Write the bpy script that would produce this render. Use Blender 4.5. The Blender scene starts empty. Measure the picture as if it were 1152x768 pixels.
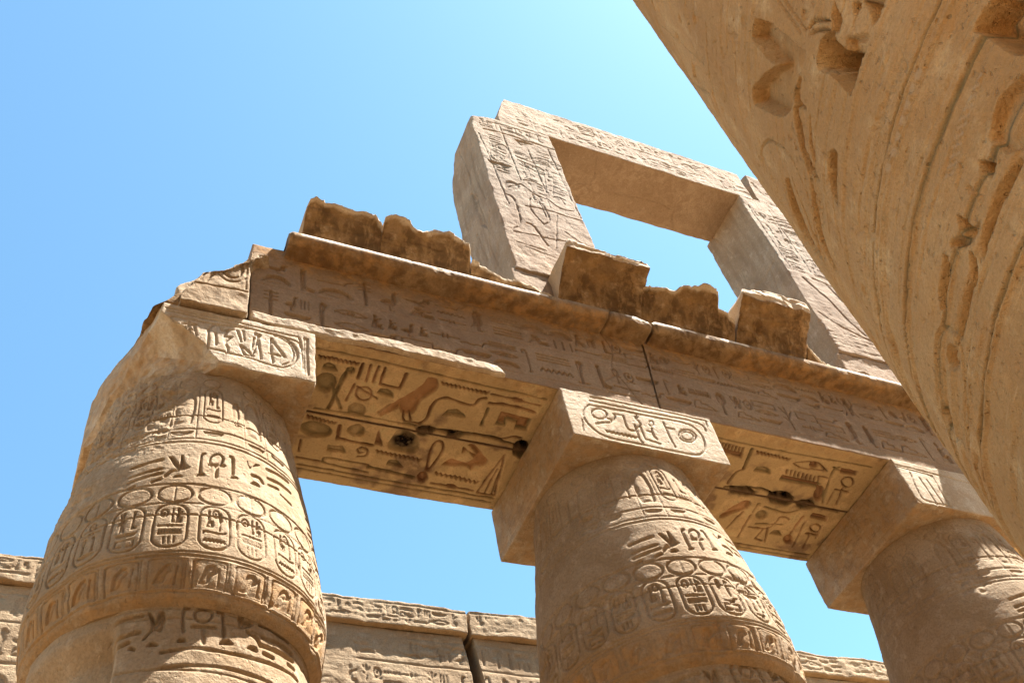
import bpy, math, random
import numpy as np
from math import radians, sin, cos, pi
# ------------------------------------------------------------------ camera, sky, sun, exposure
S = bpy.context.scene
COL = S.collection
YAW, PITCH, ROLL, FPX = 0.6017123, 0.8822545, -0.2625188, 1170.874
EYE = (0.0, 0.0, 1.6)
def setup_camera():
    fw = np.array([sin(YAW)*cos(PITCH), cos(YAW)*cos(PITCH), sin(PITCH)])
    r = np.array([cos(YAW), -sin(YAW), 0.0]); u = np.cross(r, fw)
    r2 = cos(ROLL)*r + sin(ROLL)*u; u2 = -sin(ROLL)*r + cos(ROLL)*u
    from mathutils import Matrix
    M = Matrix(((r2[0], u2[0], -fw[0], EYE[0]), (r2[1], u2[1], -fw[1], EYE[1]), (r2[2], u2[2], -fw[2], EYE[2]), (0, 0, 0, 1)))
    c = bpy.data.cameras.new('camera'); o = bpy.data.objects.new('camera', c); COL.objects.link(o)
    o.matrix_world = M; c.sensor_width = 36; c.lens = FPX/1152*36; c.clip_start = .05; c.clip_end = 3000
    S.camera = o
setup_camera()
SUN = np.array([0.47, -0.205, 1.0]); SUN = SUN/np.linalg.norm(SUN)
SUN_EL = math.asin(SUN[2]); SUN_AZ = math.atan2(SUN[0], SUN[1])
W = bpy.data.worlds.new("World"); S.world = W; W.use_nodes = True
def setup_world():
    nt = W.node_tree; nt.nodes.clear()
    sky = nt.nodes.new('ShaderNodeTexSky'); sky.sky_type = 'NISHITA'; sky.sun_disc = False
    sky.sun_elevation = SUN_EL; sky.sun_rotation = SUN_AZ
    sky.altitude = 80; sky.air_density = 1.0; sky.dust_density = 0.6; sky.ozone_density = 1.0
    bg = nt.nodes.new('ShaderNodeBackground'); bg.inputs[1].default_value = 0.06
    tint = nt.nodes.new('ShaderNodeMix'); tint.data_type = 'RGBA'; tint.blend_type = 'MULTIPLY'; tint.inputs[0].default_value = 1
    tint.inputs[7].default_value = (.80, 1.10, 1.06, 1)                 # the photograph's white balance leans to cyan in the sky
    nt.links.new(sky.outputs[0], tint.inputs[6])
    out = nt.nodes.new('ShaderNodeOutputWorld')
    nt.links.new(tint.outputs[2], bg.inputs[0]); nt.links.new(bg.outputs[0], out.inputs[0])
setup_world()
def setup_sun():
    l = bpy.data.lights.new('sun', 'SUN'); l.energy = 5.0; l.angle = radians(.53); l.color = (1.0, .95, .88)
    o = bpy.data.objects.new('sun', l); COL.objects.link(o)
    from mathutils import Vector
    o.rotation_euler = Vector(SUN).to_track_quat('Z', 'Y').to_euler(); o.location = (20, -10, 60)
setup_sun()
S.view_settings.view_transform = 'Standard'; S.view_settings.look = 'None'
S.view_settings.exposure = 2.42; S.view_settings.gamma = 1; S.view_settings.use_curve_mapping = False
S.cycles.max_bounces = 8; S.cycles.diffuse_bounces = 5; S.cycles.use_denoising = True
# ------------------------------------------------------------------ numeric noise
def _hash(ix, iy, iz, seed):
    h = (ix*374761393 + iy*668265263 + iz*1274126177 + seed*974711) & 0x7fffffff
    h = ((h ^ (h >> 13))*1103515245) & 0x7fffffff
    h = (h ^ (h >> 16)) & 0xffff
    return h.astype(np.float32)*(1/32767.5) - 1
def vnoise(P, seed=0):
    i = np.floor(P).astype(np.int64); f = (P - i).astype(np.float32); f = f*f*(3-2*f)
    x, y, z = i[..., 0], i[..., 1], i[..., 2]; fx, fy, fz = f[..., 0], f[..., 1], f[..., 2]
    def L(a, b, t): return a + (b-a)*t
    c = lambda dx, dy, dz: _hash(x+dx, y+dy, z+dz, seed)
    return L(L(L(c(0,0,0), c(1,0,0), fx), L(c(0,1,0), c(1,1,0), fx), fy), L(L(c(0,0,1), c(1,0,1), fx), L(c(0,1,1), c(1,1,1), fx), fy), fz)
def fbm(P, scale, octv=3, seed=0, gain=.5):
    P = np.asarray(P, dtype=np.float64)*scale; a = 1.0; s = 0; t = 0
    for k in range(octv):
        s = s + a*vnoise(P + 17.3*k, seed+k); t += a; a *= gain; P = P*2.03
    return s/t
def sstep(a, b, x):
    t = np.clip((x-a)/(b-a), 0, 1); return t*t*(3-2*t)
# ------------------------------------------------------------------ carving canvas: depth (m) and pigment over a wall's own metres
PIG = {  # mineral pigments; y and m are painted light tones
    'r': (.17, .078, .04), 'g': (.18, .15, .08), 'o': (.27, .125, .055), 'y': (.49, .37, .21), 'm': (.66, .59, .48), 'k': (.010, .007, .005), 'w': (.50, .34, .19), 's': (.40, .215, .075)}
def curve(p):
    # rounds a hand-cut line (Catmull-Rom) unless it turns sharply
    n = len(p)
    if n < 3 or n > 40: return p
    d = np.diff(p, axis=0); L = np.linalg.norm(d, axis=1)
    if L.min() < 1e-6: return p
    c = (d[:-1]*d[1:]).sum(1)/(L[:-1]*L[1:])
    out = [p[0]]
    for i in range(n-1):
        sharp0 = i > 0 and c[i-1] < .25; sharp1 = i < n-2 and c[i] < .25
        a = p[i-1] if i > 0 and not sharp0 else p[i]; e = p[i+2] if i < n-2 and not sharp1 else p[i+1]
        m0 = (p[i+1]-a)*.5; m1 = (e-p[i])*.5
        for t in (.33, .67, 1.0):
            out.append((2*t**3-3*t*t+1)*p[i]+(t**3-2*t*t+t)*m0+(-2*t**3+3*t*t)*p[i+1]+(t**3-t*t)*m1)
    return np.array(out)
class Canvas:
    def __init__(s, u0, u1, v0, v1, step, seed=1, uscale=1.0):
        s.u0, s.v0, s.step, s.us = u0, v0, step, uscale
        s.nu = int((u1-u0)*uscale/step)+2; s.nv = int((v1-v0)/step)+2
        s.H = np.zeros((s.nv, s.nu), np.float32); s.C = np.zeros((s.nv, s.nu, 3), np.float32); s.M = np.zeros((s.nv, s.nu), np.float32)
        s.ST = np.zeros((s.nv, s.nu), np.float32)
        uu, vv = np.meshgrid(np.arange(s.nu)*step, np.arange(s.nv)*step)
        Q = np.stack([uu, vv, np.full_like(uu, seed*3.1)], -1)
        s.Q = Q; s.seed = seed
        s.wig = fbm(Q, 9, 2, seed); s.wear = fbm(Q, 1.7, 3, seed+50)
    def px(s, pts):
        p = np.asarray(pts, dtype=np.float64)
        return np.stack([(p[:, 0]-s.u0)*s.us/s.step, (p[:, 1]-s.v0)/s.step], -1)
    def _win(s, p, m):
        a = np.floor(p.min(0)-m).astype(int); b = np.ceil(p.max(0)+m).astype(int)
        x0, y0 = max(0, a[0]), max(0, a[1]); x1, y1 = min(s.nu, b[0]+1), min(s.nv, b[1]+1)
        if x1 <= x0 or y1 <= y0: return None
        X, Y = np.meshgrid(np.arange(x0, x1), np.arange(y0, y1))
        return (slice(y0, y1), slice(x0, x1)), X.astype(np.float32), Y.astype(np.float32)
    @staticmethod
    def _dist(p, X, Y, closed=False):
        d = None; n = len(p)
        for i in range(n if closed else n-1):
            a = p[i]; b = p[(i+1) % n]; ab = b-a; L = ab@ab
            t = 0 if L < 1e-9 else np.clip(((X-a[0])*ab[0]+(Y-a[1])*ab[1])/L, 0, 1)
            dd = (X-a[0]-t*ab[0])**2+(Y-a[1]-t*ab[1])**2
            d = dd if d is None else np.minimum(d, dd)
        return np.sqrt(d)
    def _put(s, w, prof, depth, col, cover=.9):
        s.H[w] = np.maximum(s.H[w], prof*depth)
        if col:
            m = np.clip(prof*1.3, 0, 1)*cover
            if col == 'k': m = m*np.clip(.95+.7*s.wig[w], 0, 1)*1.1
            s.C[w] = s.C[w]*(1-m[..., None])+np.array(PIG[col], np.float32)*m[..., None]; s.M[w] = np.maximum(s.M[w], m)
    def stroke(s, pts, w, depth, col=''):
        p = curve(s.px(pts)); hw = w/2/s.step
        r = s._win(p, hw+3)
        if r is None: return
        k, X, Y = r
        d = s._dist(p, X, Y)+s.wig[k]*hw*.35
        s._put(k, sstep(hw+.6, max(hw-1.2, hw*.4)-.3, d), depth, col)
    def poly(s, pts, depth, col='', bulge=.45):
        p = s.px(pts)
        if len(p) >= 6:
            q = curve(np.concatenate([p, p[:1]])); p = q[:-1]
        r = s._win(p, 10)
        if r is None: return
        k, X, Y = r
        ins = np.zeros(X.shape, bool); n = len(p)
        for i in range(n):
            a = p[i]; b = p[(i+1) % n]
            c = ((a[1] > Y) != (b[1] > Y)) & (X < (b[0]-a[0])*(Y-a[1])/(b[1]-a[1]+1e-9)+a[0]); ins ^= c
        d = s._dist(p, X, Y, True); sd = np.where(ins, -d, d)+s.wig[k]*1.0
        size = min(np.ptp(p[:, 0]), np.ptp(p[:, 1]))
        prof = sstep(.6, -1.0, sd)*(1-bulge*sstep(1.5, max(3, size*.33), -sd))
        s._put(k, prof, depth, '', 0)
        if col: 
            if col == 'k': s._put(k, sstep(6, -9, sd+9*s.wig[k]+4*s.wear[k]), 0, 'k', 1.0)
            else: s._put(k, sstep(.8, -1.2, sd), 0, col, {'g': .68, 'o': .75, 's': .45}.get(col, .85)*1.0)
    def line(s, u0, v0, u1, v1, w, d): s.stroke([(u0, v0), (u1, v1)], w, d)
    def rows(s, tr, unit, du=0.0, dv=0.0, wk=1.0):
        for kind, w, d, c, pts in tr:
            q = [(a+du, b+dv) for a, b in pts]
            if kind == 's': s.stroke(q, max(w*wk, s.step*1.7), unit*d, c)
            else: s.poly(q, unit*d, c, .25 if d > 3 else .45)
    def worn(s, lo=-.1, hi=.45, k=.8):
        s.H *= 1-k*sstep(lo, hi, s.wear)
        s.M *= 1-.55*sstep(lo-.1, hi, s.wear+.35*s.wig)
    def sample(s, A, U, V):
        x = np.clip((U-s.u0)*s.us/s.step, 0, s.nu-1.001); y = np.clip((V-s.v0)/s.step, 0, s.nv-1.001)
        i = x.astype(int); j = y.astype(int); fx = (x-i); fy = (y-j)
        if A.ndim == 3: fx = fx[..., None]; fy = fy[..., None]
        return (A[j, i]*(1-fx)+A[j, i+1]*fx)*(1-fy)+(A[j+1, i]*(1-fx)+A[j+1, i+1]*fx)*fy
def ell(cx, cy, rx, ry, n=14, a0=0, a1=2*pi): return [(cx+rx*cos(a0+(a1-a0)*i/n), cy+ry*sin(a0+(a1-a0)*i/n)) for i in range(n+1)]
def zig(x0, x1, y, n, a): return [(x0+(x1-x0)*i/(2*n), y+(a if i % 2 else -a)) for i in range(2*n+1)]
HALF = [(0, .1)]+[(.5-.5*cos(pi*i/8), .1+.8*sin(pi*i/8)) for i in range(9)]
G = {  # picture signs in a unit box: ('s', points, width) grooves, ('p', points) sunk shapes
 'reed': [('p', [(.38,0),(.5,0),(.52,.4),(.78,.6),(.72,.92),(.5,1),(.32,.85),(.3,.55),(.42,.42)])],
 'water': [('s', zig(0,1,.5,6,.16), .13)], 'loaf': [('p', HALF)], 'sun': [('s', ell(.5,.5,.42,.42), .1), ('p', ell(.5,.5,.1,.1,6))],
 'basket': [('p', [(0,.75),(1,.75),(.9,.4),(.65,.2),(.35,.2),(.1,.4)])],
 'ankh': [('s', ell(.5,.74,.2,.24), .1), ('s', [(.2,.46),(.8,.46)], .12), ('s', [(.5,.46),(.5,0)], .12)],
 'was': [('s', [(.5,0),(.5,.85),(.3,.95),(.25,.8)], .1), ('s', [(.4,0),(.5,.08),(.6,0)], .08)],
 'djed': [('s', [(.5,0),(.5,1)], .22), ('s', [(.2,.95),(.8,.95)], .08), ('s', [(.2,.8),(.8,.8)], .08), ('s', [(.2,.65),(.8,.65)], .08)],
 'bird': [('p', [(.1,.12),(.3,.35),(.3,.7),(.4,.95),(.58,1),(.66,.88),(.8,.84),(.64,.78),(.66,.5),(.6,.3),(.45,.25)]), ('s', [(.5,.28),(.5,.04),(.68,.02)], .06), ('s', [(.42,.26),(.4,.04),(.58,.0)], .06)],
 'duck': [('p', [(0,.35),(.3,.5),(.6,.5),(.68,.85),(.85,.95),(1,.86),(.82,.8),(.82,.4),(.6,.22),(.25,.25)]), ('s', [(.5,.24),(.5,0),(.66,0)], .06)],
 'snake': [('s', [(0,.2),(.2,.3),(.4,.18),(.6,.3),(.75,.2),(.85,.6),(1,.7)], .12)],
 'mouth': [('s', [(0,.5),(.25,.7),(.5,.78),(.75,.7),(1,.5),(.75,.3),(.5,.22),(.25,.3),(0,.5)], .09)],
 'eye': [('s', [(0,.5),(.3,.75),(.65,.75),(1,.5),(.6,.3),(.3,.35),(0,.5)], .08), ('p', ell(.48,.53,.14,.16,8))],
 'bolt': [('s', [(0,.5),(1,.5)], .12), ('s', [(.42,.3),(.42,.7)], .12), ('s', [(.58,.3),(.58,.7)], .12)],
 'house': [('s', [(.35,.1),(0,.1),(0,.85),(1,.85),(1,.1),(.65,.1)], .1)],
 'leg': [('p', [(.4,1),(.62,1),(.6,.25),(.95,.12),(.95,0),(.4,0)])],
 'man': [('p', ell(.45,.86,.13,.13,8)), ('p', [(.35,.74),(.6,.72),(.62,.4),(.9,.42),(.92,.05),(.15,.05),(.25,.4)]), ('s', [(.55,.65),(.85,.75)], .08)],
 'arm': [('s', [(0,.65),(.7,.5),(1,.65)], .16), ('s', [(0,.65),(0,.35)], .12)], 'stool': [('p', [(.1,0),(.9,0),(.9,1),(.1,1)])],
 'feather': [('p', [(.4,0),(.55,0),(.6,.6),(.75,.9),(.5,1),(.35,.8)]), ('s', [(.2,0),(.8,0)], .08)],
 'hook': [('s', [(.4,0),(.4,.9),(.55,1),(.7,.9)], .12)], 'stairs': [('s', [(0,.1),(1,.1),(.8,.35),(.65,.35),(.65,.6),(.4,.6),(.4,.85),(.15,.85),(0,.1)], .08)],
 'comb': [('p', [(0,.2),(1,.2),(1,.5),(0,.5)])]+[('s', [(.06+.11*i,.5),(.06+.11*i,.75)], .05) for i in range(9)],
 'bee': [('p', [(.05,.3),(.5,.45),(.8,.4),(.95,.55),(.7,.62),(.35,.55)]), ('s', [(.5,.5),(.25,.95)], .12), ('s', [(.55,.52),(.6,1)], .12), ('s', [(.5,.42),(.45,0)], .05), ('s', [(.65,.42),(.75,0)], .05)],
 'scarab': [('p', ell(.5,.42,.25,.36,10)), ('p', ell(.5,.86,.14,.1,8)), ('s', [(.25,.5),(.05,.7),(.1,.9)], .07), ('s', [(.75,.5),(.95,.7),(.9,.9)], .07), ('s', [(.28,.25),(.08,.05)], .07), ('s', [(.72,.25),(.92,.05)], .07)],
 'sedge': [('s', [(.5,0),(.5,1)], .1), ('s', [(.5,.6),(.2,.95)], .09), ('s', [(.5,.5),(.85,.85)], .09), ('s', [(.5,.3),(.2,.5)], .08)],
 'bars': [('s', [(.15,.1),(.15,.9)], .12), ('s', [(.5,.1),(.5,.9)], .12), ('s', [(.85,.1),(.85,.9)], .12)],
 'lines': [('s', [(0,.2),(1,.2)], .13), ('s', [(0,.5),(1,.5)], .13), ('s', [(0,.8),(1,.8)], .13)],
 'oval': [('s', [(.1,0),(.9,0)], .1), ('s', ell(.5,.55,.4,.42), .09), ('p', ell(.5,.6,.14,.2,8))],
}
TALL = ['reed','ankh','was','djed','bird','leg','feather','hook','sedge','man','scarab','bird','bee','duck']
FLAT = ['water','loaf','basket','snake','mouth','eye','bolt','arm','comb','lines','duck','stairs','house']
SMALL = ['sun','stool','loaf','oval','bars','man']
def glyph(cv, name, u, v, w, h, depth, col='', wk=1.0, us=1.0):
    # u is in the canvas' own unit; w in metres
    m = min(w, h)
    for g in G[name]:
        q = [(u+a*w/us, v+b*h) for a, b in g[1]]
        if g[0] == 's': cv.stroke(q, max(g[2]*m*wk, cv.step*1.6), depth*.9, col)
        else: cv.poly(q, depth, col)
def text_row(cv, u0, u1, v0, v1, depth, rng, us=1.0, wk=1.0, tight=.82):
    h = v1-v0; u = u0
    while u < u1-.4*h/us:
        k = rng.random(); w = h*rng.uniform(.62, .9)
        if k < .3:
            glyph(cv, rng.choice(TALL), u, v0+.05*h, w*.75, h*.9, depth, '', wk, us); u += w*.85*tight*1.2/us
        elif k < .6:
            glyph(cv, rng.choice(FLAT), u, v0+.55*h, w, h*.38, depth, '', wk, us); glyph(cv, rng.choice(FLAT+SMALL), u, v0+.06*h, w, h*.4, depth, '', wk, us); u += w*1.03/us
        elif k < .8:
            glyph(cv, rng.choice(TALL), u, v0+.4*h, w*.5, h*.56, depth, '', wk, us); glyph(cv, rng.choice(SMALL), u+.55*w/us, v0+.5*h, w*.4, h*.4, depth, '', wk, us)
            glyph(cv, rng.choice(FLAT), u, v0+.05*h, w, h*.3, depth, '', wk, us); u += w*1.03/us
        else:
            for j in range(3): glyph(cv, rng.choice(FLAT), u, v0+h*(.04+.33*j), w*.95, h*.27, depth, '', wk, us)
            u += w*1.02/us
def cartouche(cv, uc, v0, v1, wd, depth, rng, us=1.0, w=.03, kind=0):
    hw = wd/2/us; r = min(.45*wd, .3*(v1-v0)); pts = []
    for cx, cy, a in ((1, 1, 0), (-1, 1, 90), (-1, -1, 180), (1, -1, 270)):
        for k in range(5):
            t = radians(a+22.5*k)
            pts.append((uc+(cx*(wd/2-r)+r*cos(t))/us, (v1-r if cy > 0 else v0+r)+r*sin(t)))
    cv.stroke(pts+pts[:1], w, depth)
    H = v1-v0; iw = wd*.70; x0 = uc-iw*.5/us; dp = depth*1.2
    def g(n, a, b, w_, h_): glyph(cv, n, x0+a*iw/us, v0+b*H, iw*w_, H*h_, dp*rng.uniform(.8, 1.15), '', rng.uniform(.9, 1.35), us)
    tall = rng.choice(TALL); tall2 = rng.choice(['hook', 'leg', 'feather', 'reed', 'was', 'man']); f1, f2, f3 = rng.sample(FLAT, 3)
    if kind == 0:
        g('man', 0, .47, .48, .42); g(tall2, .58, .42, .36, .44); g('sun', .36, .72, .36, .2); g('arm', 0, .27, 1, .16); g('water', 0, .11, 1, .14)
    elif kind == 1:
        g('sun', 0, .68, .38, .2); g('leg', .42, .56, .26, .34); g('man', .62, .53, .4, .38); g('bolt', 0, .42, 1, .1); g('comb', 0, .25, 1, .17); g('bars', .2, .07, .6, .16)
    elif kind == 2:
        g(tall, 0, .44, .45, .46); g(tall2, .52, .48, .42, .42); g(f1, 0, .29, 1, .13); g('house', .1, .09, .8, .18)
    else:
        g('sun', .3, .74, .4, .18); g(f1, 0, .58, 1, .14); g(tall, .05, .24, .4, .34); g(tall2, .55, .24, .4, .34); g(f2, .05, .09, .9, .13)
# carved signs, in metres over each surface: soffit (x, y), faces (x, z), columns (angle, height), near column (arc length, height)
TR = {
 'soffit': [
  ['s',0.035,1,'r',[[2.559,7.994],[2.594,8.036],[2.617,7.994],[2.651,8.035],[2.674,7.993],[2.709,8.034],[2.732,7.992],[2.767,8.034],[2.79,7.991],[2.825,8.033],[2.848,7.991],[2.884,8.032],[2.907,7.99],[2.942,8.032],[2.965,7.989],[3.001,8.031],[3.024,7.988],[3.06,8.03],[3.083,7.987]]],
  ['p',0,1,'g',[[2.661,8.212],[2.662,8.122],[2.724,8.074],[2.801,8.103],[2.864,8.194]]],
  ['p',0,1,'g',[[2.901,8.377],[2.908,8.447],[2.886,8.511],[2.84,8.555],[2.779,8.571],[2.715,8.555],[2.662,8.511],[2.629,8.448],[2.623,8.378],[2.645,8.315],[2.691,8.272],[2.751,8.256],[2.814,8.271],[2.868,8.314]]],
  ['s',0.07,1,'g',[[2.981,8.109],[2.93,8.853]]],
  ['s',0.06,1,'g',[[2.863,8.447],[3.093,8.797]]],
  ['p',0,1,'g',[[3.065,8.118],[3.067,8.144],[3.059,8.166],[3.041,8.183],[3.018,8.189],[2.994,8.184],[2.973,8.168],[2.961,8.146],[2.959,8.121],[2.967,8.098],[2.985,8.082],[3.008,8.076],[3.032,8.081],[3.052,8.096]]],
  ['s',0.045,1,'r',[[3.142,7.985],[3.154,8.246]]],
  ['s',0.045,1,'r',[[3.248,7.984],[3.273,8.261]]],
  ['s',0.045,1,'r',[[3.354,7.983],[3.364,8.255]]],
  ['s',0.045,1,'r',[[3.444,7.986],[3.465,8.266]]],
  ['s',0.05,1,'r',[[3.465,8.266],[3.736,8.261],[3.744,8.008]]],
  ['s',0.035,1,'r',[[3.408,8.445],[3.414,8.495],[3.398,8.54],[3.364,8.572],[3.32,8.583],[3.273,8.573],[3.233,8.542],[3.208,8.497],[3.203,8.447],[3.219,8.403],[3.252,8.371],[3.296,8.36],[3.343,8.37],[3.383,8.401],[3.408,8.445]]],
  ['s',0.035,1,'r',[[3.144,8.35],[3.119,8.647]]],
  ['s',0.035,1,'r',[[3.191,8.384],[3.496,8.503]]],
  ['p',0,1,'g',[[3.461,8.418],[3.488,8.326],[3.588,8.309],[3.666,8.355],[3.709,8.439]]],
  ['p',0,1,'g',[[3.18,8.727],[3.247,8.653],[3.358,8.662],[3.427,8.741],[3.418,8.85],[3.242,8.87]]],
  ['p',0,1,'o',[[4.164,7.99],[4.04,7.995],[3.996,8.142],[3.81,8.422],[3.572,8.734],[3.653,8.801],[3.843,8.573],[3.92,8.665],[4.049,8.627],[4.085,8.39],[4.203,8.197],[4.216,8.08]]],
  ['s',0.03,1,'r',[[3.93,8.662],[3.987,8.795],[4.197,8.778]]],
  ['s',0.03,1,'r',[[4.002,8.644],[4.066,8.761]]],
  ['s',0.02,1,'g',[[4.0,8.174],[3.805,8.462],[3.611,8.763]]],
  ['s',0.045,1,'r',[[4.198,8.782],[4.263,8.677],[4.256,8.468],[4.287,8.324],[4.413,8.258],[4.61,8.294],[4.801,8.29],[4.842,8.177],[4.926,8.136]]],
  ['s',0.03,1,'r',[[4.243,8.012],[4.282,8.056],[4.304,8.012],[4.343,8.057],[4.364,8.013],[4.404,8.057],[4.425,8.013],[4.465,8.057],[4.487,8.014],[4.526,8.058],[4.548,8.014],[4.588,8.058],[4.61,8.014],[4.65,8.059],[4.672,8.015],[4.712,8.059],[4.734,8.015],[4.774,8.06],[4.796,8.016],[4.837,8.06],[4.858,8.016],[4.899,8.061],[4.921,8.016]]],
  ['p',0,1,'g',[[4.459,8.563],[4.488,8.457],[4.611,8.416],[4.732,8.47],[4.781,8.537]]],
  ['s',0.045,1,'g',[[5.026,8.306],[5.042,8.602]]],
  ['s',0.035,1,'r',[[4.975,8.045],[5.732,8.077]]],
  ['p',0,1,'r',[[5.459,8.062],[5.455,8.08],[5.434,8.093],[5.401,8.1],[5.363,8.099],[5.327,8.09],[5.3,8.075],[5.288,8.058],[5.292,8.04],[5.313,8.027],[5.345,8.02],[5.383,8.021],[5.42,8.029],[5.447,8.044]]],
  ['s',0.055,1,'r',[[5.008,8.203],[5.343,8.176],[5.696,8.206]]],
  ['p',0,1,'o',[[5.239,8.327],[5.682,8.331],[5.702,8.53],[5.532,8.531],[5.519,8.422],[5.344,8.416],[5.356,8.514],[5.238,8.518]]],
  ['s',0.03,1.1,'g',[[5.239,8.327],[5.682,8.331],[5.702,8.53],[5.536,8.54],[5.523,8.431],[5.347,8.425],[5.362,8.527],[5.244,8.531],[5.239,8.327]]],
  ['s',0.04,1,'r',[[5.021,8.8],[5.229,8.77],[5.431,8.772],[5.562,8.698],[5.692,8.698]]],
  ['s',0.03,0.7,'g',[[2.756,8.864],[4.161,8.837]]],
  ['s',0.03,0.7,'g',[[4.388,8.83],[4.917,8.785]]],
  ['s',0.025,0.6,'g',[[2.495,7.901],[3.215,7.884]]],
  ['s',0.03,0.8,'g',[[3.218,7.892],[5.765,7.95]]],
  ['p',0,1,'g',[[3.095,9.208],[3.085,9.27],[3.033,9.323],[2.95,9.354],[2.853,9.359],[2.76,9.336],[2.692,9.291],[2.66,9.231],[2.671,9.17],[2.722,9.119],[2.804,9.087],[2.9,9.082],[2.992,9.104],[3.062,9.149]]],
  ['s',0.03,1,'r',[[2.705,9.006],[2.738,9.054],[2.761,9.01],[2.794,9.058],[2.817,9.014],[2.85,9.061],[2.873,9.018],[2.906,9.065],[2.93,9.021],[2.963,9.069],[2.986,9.025],[3.02,9.073],[3.043,9.029],[3.077,9.077],[3.1,9.033]]],
  ['s',0.055,1,'r',[[3.171,9.088],[3.205,9.322],[3.699,9.318]]],
  ['p',0,1,'g',[[3.521,9.08],[3.525,9.131],[3.506,9.177],[3.467,9.21],[3.417,9.222],[3.365,9.212],[3.321,9.181],[3.295,9.136],[3.292,9.085],[3.311,9.039],[3.349,9.007],[3.399,8.995],[3.451,9.004],[3.495,9.035]]],
  ['p',0,1,'r',[[3.701,9.015],[3.724,9.291],[3.842,9.304]]],
  ['p',0,0.8,'g',[[3.943,8.975],[3.914,9.225],[3.971,9.339],[4.334,9.329],[4.348,9.17],[4.218,8.998],[4.045,8.94]]],
  ['p',0,1,'g',[[3.121,9.458],[3.318,9.451],[3.388,9.556],[3.134,9.577]]],
  ['s',0.025,1,'r',[[3.57,9.564],[3.673,9.529],[3.67,9.427],[3.573,9.384],[3.533,9.445],[3.573,9.502],[3.619,9.48]]],
  ['s',0.03,1,'r',[[3.791,9.393],[3.832,9.442],[3.857,9.395],[3.898,9.444],[3.922,9.397],[3.963,9.446],[3.988,9.398],[4.029,9.448],[4.053,9.4],[4.095,9.45],[4.119,9.402],[4.162,9.452],[4.186,9.404],[4.228,9.453],[4.252,9.405],[4.295,9.455],[4.319,9.407],[4.362,9.457],[4.386,9.409],[4.429,9.459],[4.453,9.411]]],
  ['s',0.04,1,'r',[[4.601,9.635],[4.577,9.481],[4.533,9.229],[4.549,9.06],[4.628,9.041],[4.689,9.14],[4.691,9.296],[4.657,9.505],[4.623,9.641]]],
  ['p',0,1,'r',[[4.674,9.726],[4.681,9.771],[4.671,9.811],[4.646,9.838],[4.609,9.847],[4.57,9.835],[4.535,9.805],[4.512,9.764],[4.504,9.719],[4.515,9.679],[4.54,9.652],[4.576,9.644],[4.615,9.655],[4.65,9.685]]],
  ['p',0,1,'o',[[4.785,9.453],[4.881,9.313],[5.095,9.348],[5.205,9.236],[5.041,9.106],[4.994,9.17],[4.961,9.063],[5.126,9.139],[5.226,9.167],[5.008,9.0],[5.082,8.966],[5.263,9.106],[5.399,9.233],[5.372,9.33],[5.26,9.357],[5.235,9.449],[5.117,9.406],[4.932,9.45]]],
  ['s',0.03,1,'r',[[4.747,9.607],[4.793,9.66],[4.82,9.611],[4.867,9.664],[4.894,9.616],[4.942,9.668],[4.969,9.62],[5.016,9.673],[5.043,9.624],[5.091,9.677],[5.118,9.629],[5.166,9.682],[5.193,9.633],[5.242,9.686],[5.269,9.637],[5.317,9.691],[5.344,9.642],[5.394,9.695],[5.42,9.646]]],
  ['s',0.03,1,'r',[[4.751,9.828],[5.41,9.842]]],
  ['p',0,1,'r',[[5.166,9.836],[5.161,9.854],[5.139,9.866],[5.104,9.872],[5.064,9.869],[5.026,9.858],[4.998,9.842],[4.986,9.823],[4.991,9.806],[5.013,9.794],[5.048,9.788],[5.088,9.791],[5.126,9.802],[5.154,9.818]]],
  ['s',0.03,1,'r',[[5.598,9.057],[5.484,9.87],[5.766,9.874],[5.598,9.057]]],
  ['s',0.025,1,'r',[[5.605,9.346],[5.603,9.854]]],
  ['s',0.025,1,'r',[[5.665,9.441],[5.712,9.863]]],
  ['s',0.025,1,'g',[[3.801,9.833],[3.192,9.799],[3.134,9.751],[3.18,9.693],[3.761,9.685]]],
  ['s',0.06,1,'g',[[3.784,9.732],[4.089,9.745],[4.46,9.776]]],
  ['p',0,1,'g',[[4.01,9.626],[4.018,9.535],[4.137,9.522],[4.25,9.622]]],
  ['s',0.03,1,'r',[[2.734,9.453],[2.764,9.666]]],
  ['s',0.03,1,'r',[[2.764,9.783],[3.094,9.781]]],
  ['s',0.03,0.7,'g',[[2.81,9.91],[5.78,9.927]]],
  ['s',0.025,0.5,'g',[[2.815,9.981],[5.775,10.02]]],
  ['p',0,2.6,'k',[[4.431,8.855],[4.431,8.89],[4.407,8.924],[4.364,8.95],[4.311,8.963],[4.257,8.961],[4.215,8.943],[4.192,8.914],[4.192,8.879],[4.216,8.845],[4.259,8.819],[4.312,8.806],[4.365,8.808],[4.408,8.825]]],
  ['p',0,2.2,'k',[[4.848,8.853],[4.848,8.88],[4.83,8.906],[4.796,8.926],[4.755,8.936],[4.713,8.934],[4.68,8.921],[4.662,8.899],[4.662,8.873],[4.68,8.847],[4.713,8.827],[4.755,8.817],[4.796,8.818],[4.83,8.831]]],
  ['p',0,3.5,'k',[[5.923,9.034],[5.879,9.065],[5.817,9.063],[5.751,9.029],[5.692,8.969],[5.654,8.896],[5.643,8.824],[5.661,8.767],[5.704,8.736],[5.765,8.738],[5.831,8.771],[5.889,8.83],[5.929,8.903],[5.941,8.976]]],
  ['s',0.05,1.6,'k',[[4.388,8.83],[4.701,8.839],[4.996,8.786],[5.28,8.799],[5.704,8.841]]],
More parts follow.
